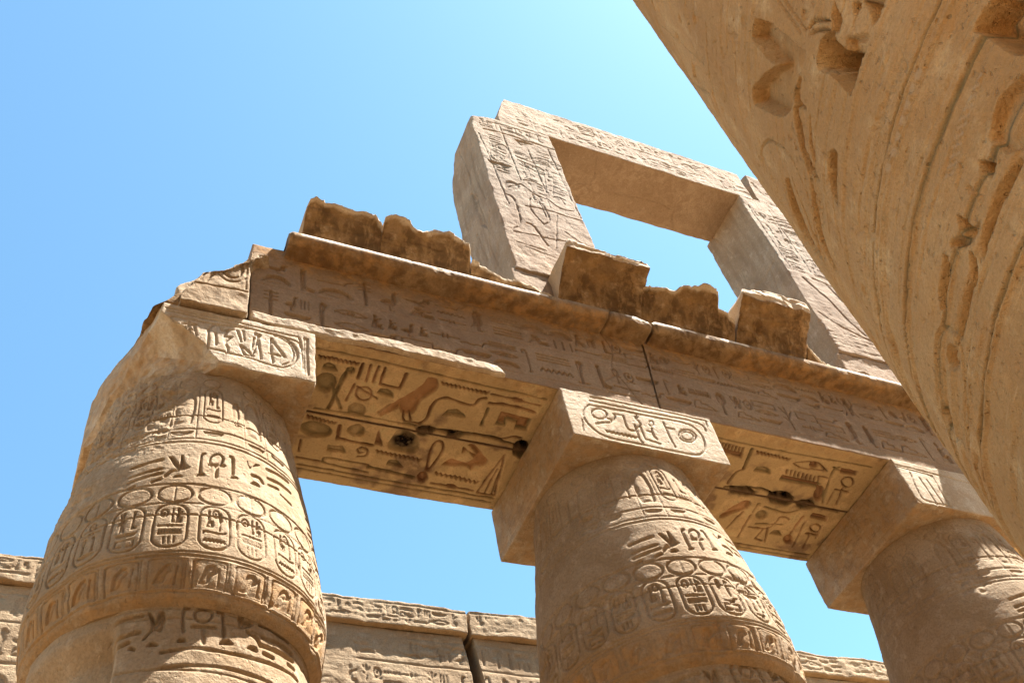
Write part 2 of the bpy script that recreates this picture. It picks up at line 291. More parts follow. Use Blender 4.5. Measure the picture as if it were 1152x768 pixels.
  ['p',0,0.3,'k',[[4.259,9.115],[4.265,9.18],[4.238,9.241],[4.183,9.284],[4.112,9.301],[4.038,9.289],[3.978,9.25],[3.941,9.193],[3.936,9.128],[3.963,9.069],[4.017,9.026],[4.088,9.009],[4.16,9.02],[4.222,9.058]]],
  ['s',0.03,1,'r',[[8.675,8.054],[8.698,8.145]]],
  ['s',0.03,1,'r',[[8.736,8.057],[8.759,8.147]]],
  ['s',0.03,1,'r',[[8.797,8.059],[8.82,8.15]]],
  ['s',0.03,1,'r',[[8.858,8.062],[8.882,8.153]]],
  ['s',0.03,1,'r',[[8.919,8.065],[8.943,8.156]]],
  ['s',0.03,1,'r',[[8.981,8.067],[9.005,8.159]]],
  ['s',0.03,1,'r',[[9.042,8.07],[9.066,8.161]]],
  ['s',0.03,1,'r',[[9.104,8.073],[9.128,8.164]]],
  ['p',0,0.8,'r',[[8.728,8.164],[9.164,8.173],[9.176,8.269],[8.735,8.259]]],
  ['s',0.06,1,'g',[[9.258,8.053],[9.344,8.473]]],
  ['s',0.04,1,'r',[[9.349,8.481],[9.262,8.561],[9.254,8.807]]],
  ['s',0.03,1,'r',[[9.356,8.074],[9.409,8.123],[9.424,8.076],[9.477,8.124],[9.491,8.078],[9.545,8.126],[9.559,8.079],[9.613,8.128],[9.627,8.081],[9.681,8.129],[9.696,8.082],[9.75,8.131],[9.764,8.084],[9.819,8.133],[9.833,8.085],[9.888,8.134],[9.902,8.087],[9.957,8.136],[9.972,8.089]]],
  ['p',0,1,'g',[[9.53,8.475],[9.539,8.382],[9.652,8.346],[9.797,8.39],[9.861,8.481]]],
  ['s',0.025,1,'r',[[10.089,8.169],[10.277,8.093],[10.502,8.071],[10.744,8.191],[10.478,8.216],[10.244,8.225],[10.089,8.169]]],
  ['p',0,1,'r',[[10.523,8.103],[10.537,8.136],[10.532,8.166],[10.511,8.187],[10.477,8.195],[10.437,8.189],[10.399,8.169],[10.371,8.139],[10.358,8.106],[10.363,8.077],[10.384,8.056],[10.418,8.047],[10.457,8.054],[10.495,8.074]]],
  ['s',0.025,1,'r',[[10.07,8.312],[10.108,8.409]]],
  ['s',0.025,1,'r',[[10.147,8.314],[10.186,8.412]]],
  ['s',0.025,1,'r',[[10.224,8.317],[10.263,8.415]]],
  ['s',0.025,1,'r',[[10.301,8.32],[10.341,8.418]]],
  ['s',0.025,1,'r',[[10.379,8.323],[10.419,8.421]]],
  ['s',0.025,1,'r',[[10.457,8.325],[10.498,8.424]]],
  ['s',0.025,1,'r',[[10.536,8.328],[10.577,8.427]]],
  ['s',0.025,1,'r',[[10.614,8.331],[10.656,8.43]]],
  ['s',0.025,1,'r',[[10.693,8.334],[10.735,8.433]]],
  ['p',0,0.8,'r',[[10.066,8.442],[10.801,8.47],[10.795,8.548],[10.074,8.543]]],
  ['s',0.03,1,'g',[[10.071,8.451],[10.801,8.47],[10.795,8.548],[10.074,8.543],[10.071,8.451]]],
  ['p',0,1,'r',[[11.019,8.681],[11.031,8.746],[11.019,8.795],[10.987,8.818],[10.941,8.811],[10.889,8.774],[10.843,8.717],[10.811,8.649],[10.799,8.585],[10.811,8.537],[10.842,8.514],[10.888,8.521],[10.939,8.556],[10.986,8.614]]],
  ['s',0.04,1,'g',[[10.905,8.069],[10.856,8.164],[10.965,8.519],[11.097,8.839]]],
  ['s',0.03,1,'g',[[10.801,8.084],[10.972,8.137]]],
  ['p',0,1,'r',[[10.956,8.071],[11.274,8.066],[11.301,8.164],[10.995,8.169]]],
  ['s',0.035,1,'r',[[11.351,8.295],[11.371,8.341],[11.368,8.382],[11.34,8.41],[11.295,8.421],[11.242,8.411],[11.19,8.382],[11.15,8.342],[11.131,8.297],[11.135,8.256],[11.162,8.228],[11.206,8.217],[11.26,8.227],[11.311,8.255],[11.351,8.295]]],
  ['s',0.035,1,'r',[[11.131,8.519],[11.406,8.524]]],
  ['s',0.035,1,'r',[[11.245,8.454],[11.375,8.816]]],
  ['s',0.03,1,'r',[[11.136,8.576],[11.196,8.831]]],
  ['s',0.035,1,'r',[[10.671,8.325],[10.875,8.325]]],
  ['s',0.05,1,'g',[[9.551,9.515],[9.622,9.333],[9.792,9.121]]],
  ['p',0,1,'o',[[9.521,9.497],[9.59,9.312],[9.749,9.083],[9.867,9.114],[9.87,9.249],[9.728,9.378],[9.581,9.533]]],
  ['s',0.03,1,'r',[[10.019,9.364],[10.084,9.876]]],
  ['s',0.03,1,'r',[[9.856,9.326],[9.781,9.739]]],
  ['s',0.035,1,'g',[[10.016,9.095],[10.023,9.304]]],
  ['p',0,1,'g',[[10.307,9.3],[10.323,9.344],[10.316,9.384],[10.287,9.411],[10.243,9.421],[10.191,9.411],[10.143,9.384],[10.108,9.344],[10.092,9.3],[10.099,9.261],[10.128,9.234],[10.172,9.224],[10.223,9.234],[10.272,9.261]]],
  ['s',0.03,1,'r',[[10.14,9.611],[10.446,9.596],[10.553,9.471],[10.547,9.297],[10.637,9.278],[10.77,9.324]]],
  ['s',0.03,1,'g',[[10.22,9.528],[10.702,9.444]]],
  ['s',0.03,1,'r',[[10.418,9.617],[10.399,9.835],[10.55,9.865]]],
  ['s',0.03,1,'r',[[10.486,9.562],[10.614,9.867]]],
  ['p',0,1,'g',[[10.588,9.692],[10.611,9.596],[10.72,9.572],[10.842,9.679]]],
  ['s',0.05,1,'o',[[10.964,9.206],[10.965,9.433],[10.967,9.663]]],
  ['p',0,1,'o',[[11.092,9.714],[11.111,9.76],[11.109,9.8],[11.086,9.827],[11.046,9.836],[10.997,9.824],[10.95,9.794],[10.914,9.752],[10.895,9.707],[10.897,9.667],[10.921,9.64],[10.96,9.631],[11.008,9.643],[11.055,9.673]]],
  ['s',0.025,1,'r',[[11.062,9.26],[11.188,9.877]]],
  ['p',0,1,'r',[[11.071,9.082],[11.39,9.087],[11.422,9.197],[11.098,9.187]]],
  ['s',0.03,1,'r',[[11.427,9.369],[11.444,9.41],[11.44,9.447],[11.416,9.472],[11.376,9.481],[11.328,9.471],[11.283,9.445],[11.248,9.408],[11.231,9.367],[11.236,9.331],[11.26,9.306],[11.299,9.297],[11.346,9.307],[11.392,9.332],[11.427,9.369]]],
  ['s',0.035,1,'r',[[11.223,9.537],[11.483,9.543]]],
  ['s',0.03,1,'r',[[11.324,9.561],[11.392,9.861]]],
  ['s',0.03,1,'r',[[11.413,9.311],[11.482,9.606]]],
  ['s',0.03,1,'g',[[10.143,9.14],[10.41,9.179],[10.654,9.174],[10.85,9.032]]],
  ['s',0.03,0.7,'g',[[8.606,7.985],[9.97,7.984],[11.467,7.927]]],
  ['s',0.03,0.6,'g',[[10.025,10.017],[11.614,10.001]]],
  ['s',0.025,0.4,'g',[[10.066,10.085],[11.632,10.094]]],
  ['p',0,2.4,'k',[[9.818,8.893],[9.812,8.931],[9.761,8.964],[9.675,8.986],[9.571,8.991],[9.47,8.979],[9.392,8.953],[9.352,8.918],[9.358,8.88],[9.409,8.847],[9.494,8.826],[9.597,8.82],[9.698,8.832],[9.777,8.858]]],
  ['p',0,3,'k',[[10.561,8.894],[10.57,8.959],[10.528,9.013],[10.446,9.047],[10.338,9.052],[10.227,9.028],[10.135,8.981],[10.081,8.918],[10.073,8.854],[10.114,8.8],[10.196,8.767],[10.302,8.762],[10.412,8.784],[10.504,8.831]]],
  ['p',0,3,'k',[[11.005,8.929],[11.01,8.971],[10.979,9.008],[10.918,9.03],[10.84,9.033],[10.761,9.018],[10.695,8.987],[10.657,8.946],[10.652,8.904],[10.683,8.869],[10.743,8.847],[10.82,8.843],[10.9,8.857],[10.966,8.888]]],
  ['s',0.05,1.4,'k',[[9.245,8.889],[9.887,8.789],[10.32,8.906],[10.825,8.929],[11.513,8.955]]],
 ],
 'aba': [
  ['s',0.022,1,'',[[0.623,11.994],[1.415,11.994],[2.21,11.956],[2.25,11.73],[2.255,11.377]]],
  ['s',0.022,1,'',[[0.659,11.941],[1.417,11.939],[2.14,11.877],[2.231,11.761]]],
  ['s',0.03,1,'',[[0.689,11.849],[1.332,11.883],[1.776,11.918],[2.003,11.911],[2.129,11.799],[2.194,11.604],[2.135,11.436],[2.028,11.333],[1.896,11.315],[1.57,11.365],[1.143,11.391]]],
  ['s',0.02,1,'',[[1.912,11.891],[2.083,11.813],[2.151,11.626],[2.106,11.462],[2.006,11.374]]],
  ['s',0.02,1,'',[[2.28,11.962],[2.281,11.298]]],
  ['s',0.02,1,'',[[2.312,11.954],[2.317,11.275]]],
  ['s',0.032,1,'',[[1.881,11.825],[1.875,11.606],[1.896,11.374]]],
  ['s',0.032,1,'',[[1.886,11.79],[2.038,11.518]]],
  ['s',0.032,1,'',[[1.849,11.534],[1.987,11.529]]],
  ['s',0.032,1,'',[[1.71,11.821],[1.703,11.656],[1.664,11.466]]],
  ['s',0.032,1,'',[[1.724,11.735],[1.753,11.39]]],
  ['p',0,1,'',[[1.703,11.844],[1.701,11.828],[1.695,11.813],[1.687,11.803],[1.677,11.8],[1.668,11.804],[1.661,11.814],[1.659,11.829],[1.661,11.846],[1.666,11.86],[1.675,11.87],[1.685,11.874],[1.694,11.87],[1.701,11.859]]],
  ['p',0,1,'',[[1.75,11.831],[1.749,11.815],[1.743,11.8],[1.734,11.79],[1.724,11.787],[1.715,11.791],[1.709,11.801],[1.706,11.816],[1.708,11.833],[1.714,11.847],[1.722,11.858],[1.732,11.861],[1.741,11.857],[1.748,11.846]]],
  ['s',0.032,1,'',[[1.511,11.563],[1.569,11.4],[1.666,11.414]]],
  ['s',0.032,1,'',[[1.542,11.548],[1.654,11.428]]],
  ['s',0.032,1,'',[[1.668,11.752],[1.656,11.533]]],
  ['s',0.032,1,'',[[1.362,11.806],[1.32,11.668],[1.402,11.689],[1.338,11.561],[1.378,11.441],[1.356,11.358]]],
  ['s',0.02,1,'',[[1.315,11.775],[1.422,11.827]]],
  ['s',0.032,1,'',[[1.139,11.749],[1.148,11.382]]],
  ['s',0.022,1,'',[[1.147,11.752],[1.192,11.848],[1.257,11.845],[1.294,11.767]]],
  ['s',0.032,1,'',[[1.221,11.699],[1.24,11.472]]],
  ['s',0.02,1,'',[[1.466,11.828],[1.517,11.629]]],
  ['s',0.02,1,'',[[1.531,11.851],[1.56,11.661]]],
  ['s',0.032,1,'',[[0.907,11.819],[0.928,11.622]]],
  ['s',0.032,1,'',[[0.833,11.756],[0.906,11.775],[0.991,11.787]]],
  ['s',0.032,1,'',[[0.966,11.778],[1.009,11.579]]],
  ['s',0.032,1,'',[[0.87,11.69],[0.977,11.674]]],
  ['s',0.032,1,'',[[0.689,11.849],[0.724,11.8],[0.752,11.72]]],
  ['s',0.032,1,'',[[0.95,11.762],[0.868,11.718]]],
  ['s',0.022,1,'',[[6.295,12.018],[7.265,12.033],[8.19,12.032],[8.167,11.902]]],
  ['s',0.022,1,'',[[6.255,11.923],[7.235,11.937],[7.999,11.946],[8.104,11.798]]],
  ['s',0.03,1,'',[[6.215,11.826],[6.61,11.85],[7.21,11.855],[7.694,11.873],[7.917,11.814],[7.993,11.64],[7.963,11.441],[7.855,11.278],[7.71,11.214],[7.402,11.208],[6.748,11.199],[6.31,11.217],[6.141,11.346],[6.073,11.513],[6.111,11.69],[6.215,11.826]]],
  ['s',0.022,1,'',[[6.034,11.482],[5.992,11.247]]],
  ['s',0.034,1,'',[[6.453,11.669],[6.42,11.622],[6.373,11.586],[6.32,11.569],[6.272,11.573],[6.238,11.598],[6.225,11.639],[6.235,11.688],[6.267,11.735],[6.314,11.772],[6.367,11.79],[6.416,11.786],[6.451,11.76],[6.464,11.719],[6.453,11.669]]],
  ['s',0.034,1,'',[[6.23,11.448],[6.37,11.502],[6.496,11.552],[6.594,11.696],[6.581,11.744],[6.731,11.755],[6.719,11.519],[6.759,11.455],[6.819,11.463]]],
  ['s',0.034,1,'',[[6.449,11.614],[6.508,11.597]]],
  ['s',0.03,1,'',[[6.355,11.349],[6.369,11.313],[6.414,11.348],[6.428,11.312],[6.473,11.347],[6.487,11.311],[6.532,11.346],[6.547,11.31],[6.592,11.346],[6.606,11.309],[6.651,11.345],[6.666,11.308],[6.711,11.344],[6.726,11.307],[6.771,11.343],[6.786,11.306],[6.832,11.342]]],
  ['p',0,1,'',[[6.987,11.795],[6.978,11.774],[6.964,11.755],[6.948,11.742],[6.934,11.738],[6.923,11.744],[6.919,11.758],[6.922,11.777],[6.931,11.798],[6.945,11.817],[6.961,11.83],[6.975,11.834],[6.986,11.828],[6.99,11.814]]],
  ['s',0.034,1,'',[[6.944,11.727],[6.974,11.629],[6.882,11.521],[6.858,11.308],[6.887,11.234]]],
  ['s',0.034,1,'',[[6.956,11.624],[6.952,11.447],[6.956,11.333],[7.185,11.301]]],
  ['s',0.02,1,'',[[6.867,11.6],[6.855,11.431]]],
  ['s',0.02,1,'',[[7.202,11.711],[7.19,11.684],[7.172,11.66],[7.152,11.644],[7.135,11.639],[7.122,11.646],[7.118,11.664],[7.122,11.69],[7.134,11.717],[7.151,11.741],[7.171,11.757],[7.189,11.762],[7.202,11.755],[7.206,11.736],[7.202,11.711]]],
  ['s',0.034,1,'',[[7.14,11.61],[7.126,11.459],[7.162,11.386]]],
  ['s',0.02,1,'',[[7.04,11.52],[7.104,11.516]]],
  ['s',0.034,1,'',[[7.387,11.773],[7.392,11.561],[7.424,11.295]]],
  ['s',0.034,1,'',[[7.411,11.681],[7.534,11.683]]],
  ['s',0.032,1,'',[[7.858,11.584],[7.813,11.528],[7.751,11.485],[7.684,11.464],[7.624,11.47],[7.584,11.5],[7.571,11.549],[7.588,11.607],[7.632,11.664],[7.694,11.708],[7.762,11.729],[7.823,11.724],[7.864,11.694],[7.876,11.643],[7.858,11.584]]],
  ['s',0.02,1,'',[[7.819,11.587],[7.79,11.551],[7.747,11.524],[7.7,11.511],[7.657,11.515],[7.627,11.534],[7.617,11.566],[7.627,11.604],[7.656,11.64],[7.698,11.668],[7.746,11.682],[7.789,11.678],[7.819,11.658],[7.83,11.626],[7.819,11.587]]],
  ['s',0.022,1,'',[[11.455,11.962],[12.338,11.935],[13.335,11.849]]],
  ['s',0.022,1,'',[[11.562,11.908],[12.25,11.884],[12.316,11.807]]],
  ['s',0.028,1,'',[[11.878,11.829],[11.772,11.331],[11.89,11.212],[12.316,11.186]]],
  ['s',0.028,1,'',[[12.02,11.74],[12.018,11.153]]],
  ['s',0.028,1,'',[[12.162,11.742],[12.166,11.212]]],
  ['s',0.028,1,'',[[11.65,11.868],[11.615,11.298],[11.767,11.101]]],
  ['s',0.025,1,'',[[12.361,11.878],[12.273,11.206]]],
 ],
 'near': [
  ['p',0,4,'',[[0.769,5.281],[0.745,5.196],[0.725,5.083],[0.712,4.979],[0.71,4.859],[0.7,4.8],[0.764,4.808],[0.812,4.847],[0.872,4.853],[0.943,4.868],[1.017,4.951],[1.065,5.08],[1.124,5.273],[1.064,5.278],[0.987,5.205],[0.853,5.041],[0.854,5.119],[0.851,5.303]]],
  ['p',0,3.5,'',[[0.925,4.838],[1.002,4.814],[1.062,4.762],[1.123,4.682],[1.108,4.661],[1.032,4.718],[0.976,4.77],[0.912,4.815]]],
  ['s',0.02,1.2,'',[[1.658,6.768],[1.691,6.663],[1.503,6.09],[1.656,6.001],[1.61,5.782]]],
  ['s',0.02,0.5,'',[[1.02,5.884],[1.212,5.913],[1.403,6.001],[1.656,6.001]]],
  ['s',0.012,0.35,'',[[0.843,5.665],[0.944,5.668],[1.076,5.682]]],
  ['s',0.012,0.35,'',[[0.814,5.588],[0.912,5.588],[1.039,5.595]]],
  ['s',0.012,0.35,'',[[0.787,5.515],[0.882,5.512],[1.004,5.514]]],
  ['s',0.012,0.35,'',[[0.761,5.445],[0.854,5.44],[0.971,5.438]]],
  ['s',0.012,0.35,'',[[0.737,5.378],[0.827,5.372],[0.941,5.366]]],
  ['s',0.015,0.8,'',[[0.63,5.111],[0.658,4.874]]],
  ['s',0.015,0.8,'',[[0.61,5.054],[0.634,4.835]]],
  ['s',0.014,0.5,'',[[1.449,6.888],[1.287,6.025]]],
  ['p',0,1.5,'',[[1.338,6.994],[1.39,6.949],[1.375,6.918],[1.322,6.959]]],
  ['p',0,0.8,'',[[1.42,6.32],[1.386,6.206],[1.342,5.955],[1.534,6.12],[1.56,6.415]]],
  ['p',0,34,'',[[0.567,4.65],[0.583,4.604],[0.582,4.523],[0.562,4.441],[0.595,4.432],[0.642,4.434],[0.686,4.441],[0.686,4.58],[0.709,4.681],[0.68,4.714],[0.613,4.707]]],
  ['p',0,2.5,'',[[0.482,4.704],[0.517,4.616],[0.555,4.611],[0.565,4.652],[0.524,4.694]]],
  ['p',0,2,'',[[0.625,4.814],[0.584,4.779],[0.548,4.691],[0.545,4.694],[0.58,4.791],[0.626,4.824]]],
  ['p',0,2,'',[[0.636,4.794],[0.606,4.747],[0.574,4.674],[0.571,4.676],[0.599,4.756],[0.635,4.802]]],
  ['p',0,3,'',[[0.424,4.546],[0.383,4.435],[0.426,4.421],[0.465,4.438],[0.433,4.481]]],
  ['p',0,3,'',[[0.452,4.592],[0.43,4.563],[0.443,4.538],[0.477,4.554]]],
  ['p',0,2,'',[[0.553,4.564],[0.503,4.471],[0.491,4.435],[0.556,4.432],[0.579,4.515]]],
  ['p',0,4,'',[[0.796,4.818],[0.86,4.842],[0.902,4.818],[0.884,4.742],[0.873,4.734],[0.877,4.782],[0.843,4.801],[0.789,4.797]]],
  ['p',0,4,'',[[0.922,4.833],[0.998,4.815],[1.066,4.75],[1.1,4.621],[1.085,4.602],[1.035,4.707],[0.972,4.771],[0.91,4.81]]],
  ['p',0,2,'',[[0.884,4.7],[0.961,4.692],[1.03,4.639],[1.023,4.627],[0.947,4.668],[0.877,4.687]]],
  ['p',0,4,'',[[0.939,4.524],[0.902,4.48],[0.899,4.449],[0.978,4.449],[1.094,4.434],[1.081,4.483],[1.017,4.518]]],
  ['s',0.016,1,'',[[1.503,5.328],[1.365,5.287],[1.249,5.174],[1.185,5.053],[1.156,4.892],[1.194,4.796],[1.291,4.721],[1.484,4.749],[1.597,4.746]]],
  ['p',0,5,'',[[1.321,4.99],[1.453,5.013],[1.59,4.985],[1.623,4.819],[1.563,4.753],[1.479,4.853],[1.376,4.911],[1.288,4.943]]],
  ['p',0,2.6,'',[[1.134,4.682],[1.313,4.702],[1.447,4.693],[1.519,4.598],[1.484,4.56],[1.386,4.62],[1.27,4.642],[1.118,4.655]]],
  ['p',0,6,'',[[0.296,3.977],[0.252,3.981],[0.216,3.969],[0.189,3.96],[0.143,3.834],[0.258,3.718],[0.279,3.798],[0.281,3.868]]],
  ['p',0,2.2,'',[[0.485,3.741],[0.4,3.761],[0.336,3.744],[0.273,3.703],[0.417,3.574],[0.457,3.633],[0.488,3.673]]],
  ['p',0,3,'',[[0.552,3.747],[0.538,3.727],[0.526,3.69],[0.564,3.684],[0.569,3.714]]],
  ['s',0.03,1,'',[[0.624,3.74],[0.626,3.676]]],
  ['p',0,3.5,'',[[0.472,3.609],[0.542,3.62],[0.616,3.628],[0.716,3.62],[0.753,3.601],[0.748,3.591],[0.706,3.598],[0.61,3.606],[0.538,3.599],[0.471,3.597]]],
  ['p',0,2,'',[[0.492,3.69],[0.522,3.683],[0.52,3.678],[0.49,3.684]]],
  ['p',0,2.6,'',[[0.712,3.748],[0.703,3.723],[0.71,3.683],[0.673,3.648],[0.724,3.645],[0.776,3.682],[0.802,3.736],[0.78,3.733],[0.744,3.694],[0.728,3.721]]],
  ['p',0,2.5,'',[[0.849,3.755],[0.831,3.733],[0.877,3.725],[1.016,3.716],[0.984,3.739],[0.906,3.749]]],
  ['s',0.012,0.5,'',[[0.44,4.385],[0.421,4.346],[0.414,4.383],[0.396,4.345],[0.389,4.381],[0.371,4.344],[0.364,4.38]]],
  ['s',0.012,0.5,'',[[0.732,4.28],[0.697,4.23],[0.685,4.265],[0.652,4.217],[0.64,4.252],[0.609,4.206],[0.597,4.242],[0.568,4.197],[0.556,4.233],[0.528,4.19],[0.516,4.226],[0.489,4.184],[0.477,4.22]]],
  ['s',0.012,0.35,'w',[[0.37,3.871],[0.392,3.89]]],
  ['s',0.012,0.35,'w',[[0.395,3.866],[0.417,3.886]]],
  ['s',0.012,0.35,'w',[[0.42,3.862],[0.442,3.882]]],
  ['s',0.012,0.35,'w',[[0.444,3.857],[0.468,3.878]]],
  ['s',0.012,0.35,'w',[[0.47,3.853],[0.494,3.874]]],
  ['s',0.012,0.35,'w',[[0.495,3.848],[0.52,3.87]]],
  ['s',0.012,0.35,'w',[[0.52,3.844],[0.546,3.866]]],
  ['s',0.012,0.35,'w',[[0.546,3.839],[0.572,3.862]]],
  ['s',0.012,0.35,'w',[[0.572,3.835],[0.599,3.858]]],
  ['s',0.012,0.35,'w',[[0.598,3.83],[0.626,3.854]]],
  ['s',0.012,0.35,'w',[[0.625,3.825],[0.653,3.85]]],
  ['p',0,0.3,'w',[[0.473,4.143],[0.467,4.115],[0.489,4.11],[0.497,4.142]]],
  ['p',0,0.3,'w',[[0.518,4.139],[0.511,4.11],[0.534,4.106],[0.543,4.138]]],
  ['p',0,0.3,'w',[[0.564,4.136],[0.557,4.107],[0.581,4.104],[0.59,4.137]]],
  ['p',0,0.3,'w',[[0.612,4.136],[0.604,4.106],[0.629,4.103],[0.639,4.137]]],
  ['p',0,0.3,'w',[[0.663,4.137],[0.654,4.106],[0.68,4.105],[0.691,4.139]]],
  ['p',0,0.3,'w',[[0.715,4.14],[0.705,4.109],[0.733,4.109],[0.745,4.144]]],
  ['p',0,0.3,'w',[[0.77,4.147],[0.76,4.114],[0.789,4.116],[0.802,4.152]]],
  ['p',0,3,'',[[0.849,3.76],[0.858,3.736],[0.928,3.728],[1.015,3.731],[1.01,3.723],[0.918,3.712],[0.847,3.721],[0.841,3.754]]],
  ['p',0,1.6,'',[[0.853,3.667],[0.928,3.662],[1.018,3.659],[1.015,3.654],[0.922,3.652],[0.85,3.662]]],
  ['p',0,3.2,'',[[0.763,3.644],[0.82,3.616],[0.885,3.621],[0.96,3.625],[1.034,3.62],[1.027,3.609],[0.947,3.603],[0.874,3.6],[0.808,3.597],[0.756,3.634]]],
  ['p',0,1.5,'',[[0.745,3.586],[0.813,3.582],[0.901,3.561],[0.897,3.556],[0.807,3.571],[0.742,3.579]]],
  ['s',0.02,1.2,'',[[1.052,3.689],[1.097,3.724],[1.207,3.732],[1.346,3.721],[1.468,3.672],[1.458,3.564]]],
  ['s',0.02,1.2,'',[[1.052,3.689],[1.031,3.634],[1.089,3.595],[1.232,3.572],[1.472,3.576]]],
  ['s',0.014,0.8,'',[[1.023,3.578],[1.305,3.555]]],
  ['p',0,3,'',[[1.098,3.615],[1.116,3.611],[1.137,3.614],[1.157,3.623],[1.171,3.637],[1.177,3.653],[1.173,3.668],[1.159,3.677],[1.14,3.681],[1.118,3.678],[1.1,3.669],[1.087,3.655],[1.082,3.64],[1.086,3.626]]],
  ['p',0,3,'',[[1.38,3.646],[1.404,3.645],[1.433,3.652],[1.462,3.667],[1.486,3.685],[1.496,3.704],[1.491,3.717],[1.472,3.723],[1.444,3.721],[1.414,3.713],[1.387,3.7],[1.369,3.684],[1.362,3.668],[1.366,3.655]]],
  ['p',0,1.5,'',[[1.359,3.701],[1.344,3.662],[1.39,3.654],[1.427,3.705]]],
  ['p',0,2,'',[[0.98,3.57],[1.036,3.564],[1.032,3.558],[0.974,3.563]]],
  ['s',0.016,0.7,'',[[0.757,3.412],[0.864,3.41],[1.006,3.412]]],
  ['s',0.014,0.5,'',[[1.033,3.414],[0.934,3.315]]],
  ['s',0.01,0.4,'',[[1.276,3.986],[1.248,3.935]]],
  ['s',0.01,0.4,'',[[1.299,3.98],[1.274,3.933]]],
  ['s',0.01,0.4,'',[[1.322,3.975],[1.301,3.932]]],
  ['s',0.01,0.4,'',[[1.346,3.97],[1.329,3.933]]],
  ['s',0.01,0.4,'',[[1.372,3.967],[1.359,3.934]]],
  ['s',0.01,0.4,'',[[1.399,3.964],[1.391,3.938]]],
  ['s',0.012,0.6,'',[[1.097,4.481],[1.25,4.441],[1.453,4.317],[1.51,3.99]]],
  ['p',0,1.5,'',[[1.266,4.909],[1.55,4.718],[1.534,4.7],[1.255,4.895]]],
  ['s',0.02,1,'',[[1.531,4.635],[1.689,4.454]]],
  ['p',0,2,'',[[1.867,3.887],[1.87,3.816],[1.866,3.727],[1.869,3.627],[1.872,3.629],[1.871,3.732],[1.875,3.821],[1.87,3.891]]],
  ['s',0.016,0.8,'',[[1.226,3.728],[1.4,3.742],[1.514,3.722],[1.477,3.59]]],
  ['s',0.02,1,'',[[1.09,3.597],[1.248,3.541],[1.438,3.556]]],
  ['s',0.02,1,'',[[1.414,3.511],[1.543,3.527],[1.701,3.506]]],
  ['s',0.012,0.4,'',[[0.998,3.453],[1.126,3.414],[1.535,3.429]]],
 ],
 'pil': [
  ['s',0.05,2,'',[[6.007,20.144],[6.665,20.165],[7.529,20.098]]],
  ['s',0.03,0.8,'',[[5.952,20.434],[6.48,20.56],[7.528,20.583]]],
  ['s',0.03,1,'',[[5.868,19.879],[6.038,17.23]]],
  ['s',0.03,1,'',[[6.413,20.467],[6.461,18.279]]],
  ['s',0.03,1,'',[[6.903,19.813],[6.95,18.105]]],
  ['s',0.03,1,'',[[7.382,20.142],[7.524,17.476]]],
  ['s',0.03,1,'',[[6.404,19.331],[6.354,19.156],[6.271,18.994],[6.174,18.875],[6.08,18.822],[6.007,18.844],[5.97,18.937],[5.975,19.084],[6.022,19.257],[6.103,19.422],[6.202,19.547],[6.299,19.604],[6.375,19.582],[6.412,19.484],[6.404,19.331]]],
  ['s',0.025,1,'',[[6.535,19.454],[6.892,19.375]]],
  ['s',0.025,1,'',[[6.544,19.289],[6.899,19.21]]],
  ['s',0.025,1,'',[[6.553,19.127],[6.906,19.048]]],
  ['s',0.025,1,'',[[6.562,18.966],[6.913,18.887]]],
  ['s',0.02,0.8,'',[[6.09,19.432],[6.336,19.386]]],
  ['s',0.02,0.8,'',[[6.069,19.306],[6.31,19.24]]],
  ['s',0.02,0.8,'',[[6.049,19.182],[6.285,19.095]]],
  ['s',0.022,0.7,'',[[6.072,19.925],[6.317,19.906]]],
  ['s',0.022,0.7,'',[[6.076,19.829],[6.3,19.807]]],
  ['s',0.022,0.7,'',[[6.08,19.734],[6.283,19.71]]],
  ['s',0.022,0.7,'',[[6.085,19.64],[6.267,19.613]]],
  ['s',0.02,0.7,'',[[7.1,19.781],[7.352,19.761]]],
  ['s',0.02,0.7,'',[[7.069,19.628],[7.319,19.608]]],
  ['s',0.02,0.7,'',[[7.038,19.477],[7.287,19.456]]],
  ['s',0.02,0.7,'',[[7.008,19.327],[7.255,19.306]]],
  ['p',0,2.5,'',[[5.871,18.732],[6.173,18.785],[6.355,18.733],[6.183,18.566],[5.93,18.604]]],
  ['s',0.03,1.6,'',[[6.514,18.307],[6.717,18.372],[6.893,18.29]]],
  ['p',0,2,'',[[6.644,20.053],[6.91,20.112],[7.052,20.047],[6.764,19.877]]],
  ['s',0.035,1.2,'',[[5.982,16.433],[6.156,16.666],[6.169,17.456],[6.01,17.579]]],
  ['p',0,1,'',[[6.355,17.938],[6.314,17.853],[6.254,17.785],[6.185,17.746],[6.121,17.744],[6.075,17.778],[6.056,17.844],[6.067,17.927],[6.106,18.011],[6.166,18.081],[6.236,18.122],[6.301,18.124],[6.347,18.089],[6.366,18.022]]],
  ['s',0.03,1.4,'',[[6.075,17.819],[6.434,18.135],[6.622,17.894],[6.889,17.821]]],
  ['s',0.03,1.2,'',[[6.533,17.682],[6.453,17.276],[6.631,16.814],[6.794,17.046],[6.746,17.583]]],
  ['s',0.03,1,'',[[6.689,17.761],[6.736,17.097]]],
  ['s',0.04,1.6,'',[[6.278,16.723],[6.415,16.636],[6.575,16.132]]],
  ['s',0.03,1.4,'',[[6.37,17.315],[6.75,17.382],[7.544,17.364]]],
  ['s',0.025,1,'',[[6.987,17.297],[6.724,16.111]]],
  ['s',0.025,1,'',[[6.899,17.868],[7.127,17.609],[7.428,17.674]]],
  ['s',0.025,0.8,'',[[7.264,18.887],[7.091,18.092]]],
  ['s',0.025,0.8,'',[[7.233,18.079],[7.276,17.848]]],
  ['s',0.025,0.9,'',[[7.062,18.868],[6.95,18.105]]],
  ['s',0.025,0.9,'',[[5.96,16.312],[6.494,16.374],[7.135,16.441]]],
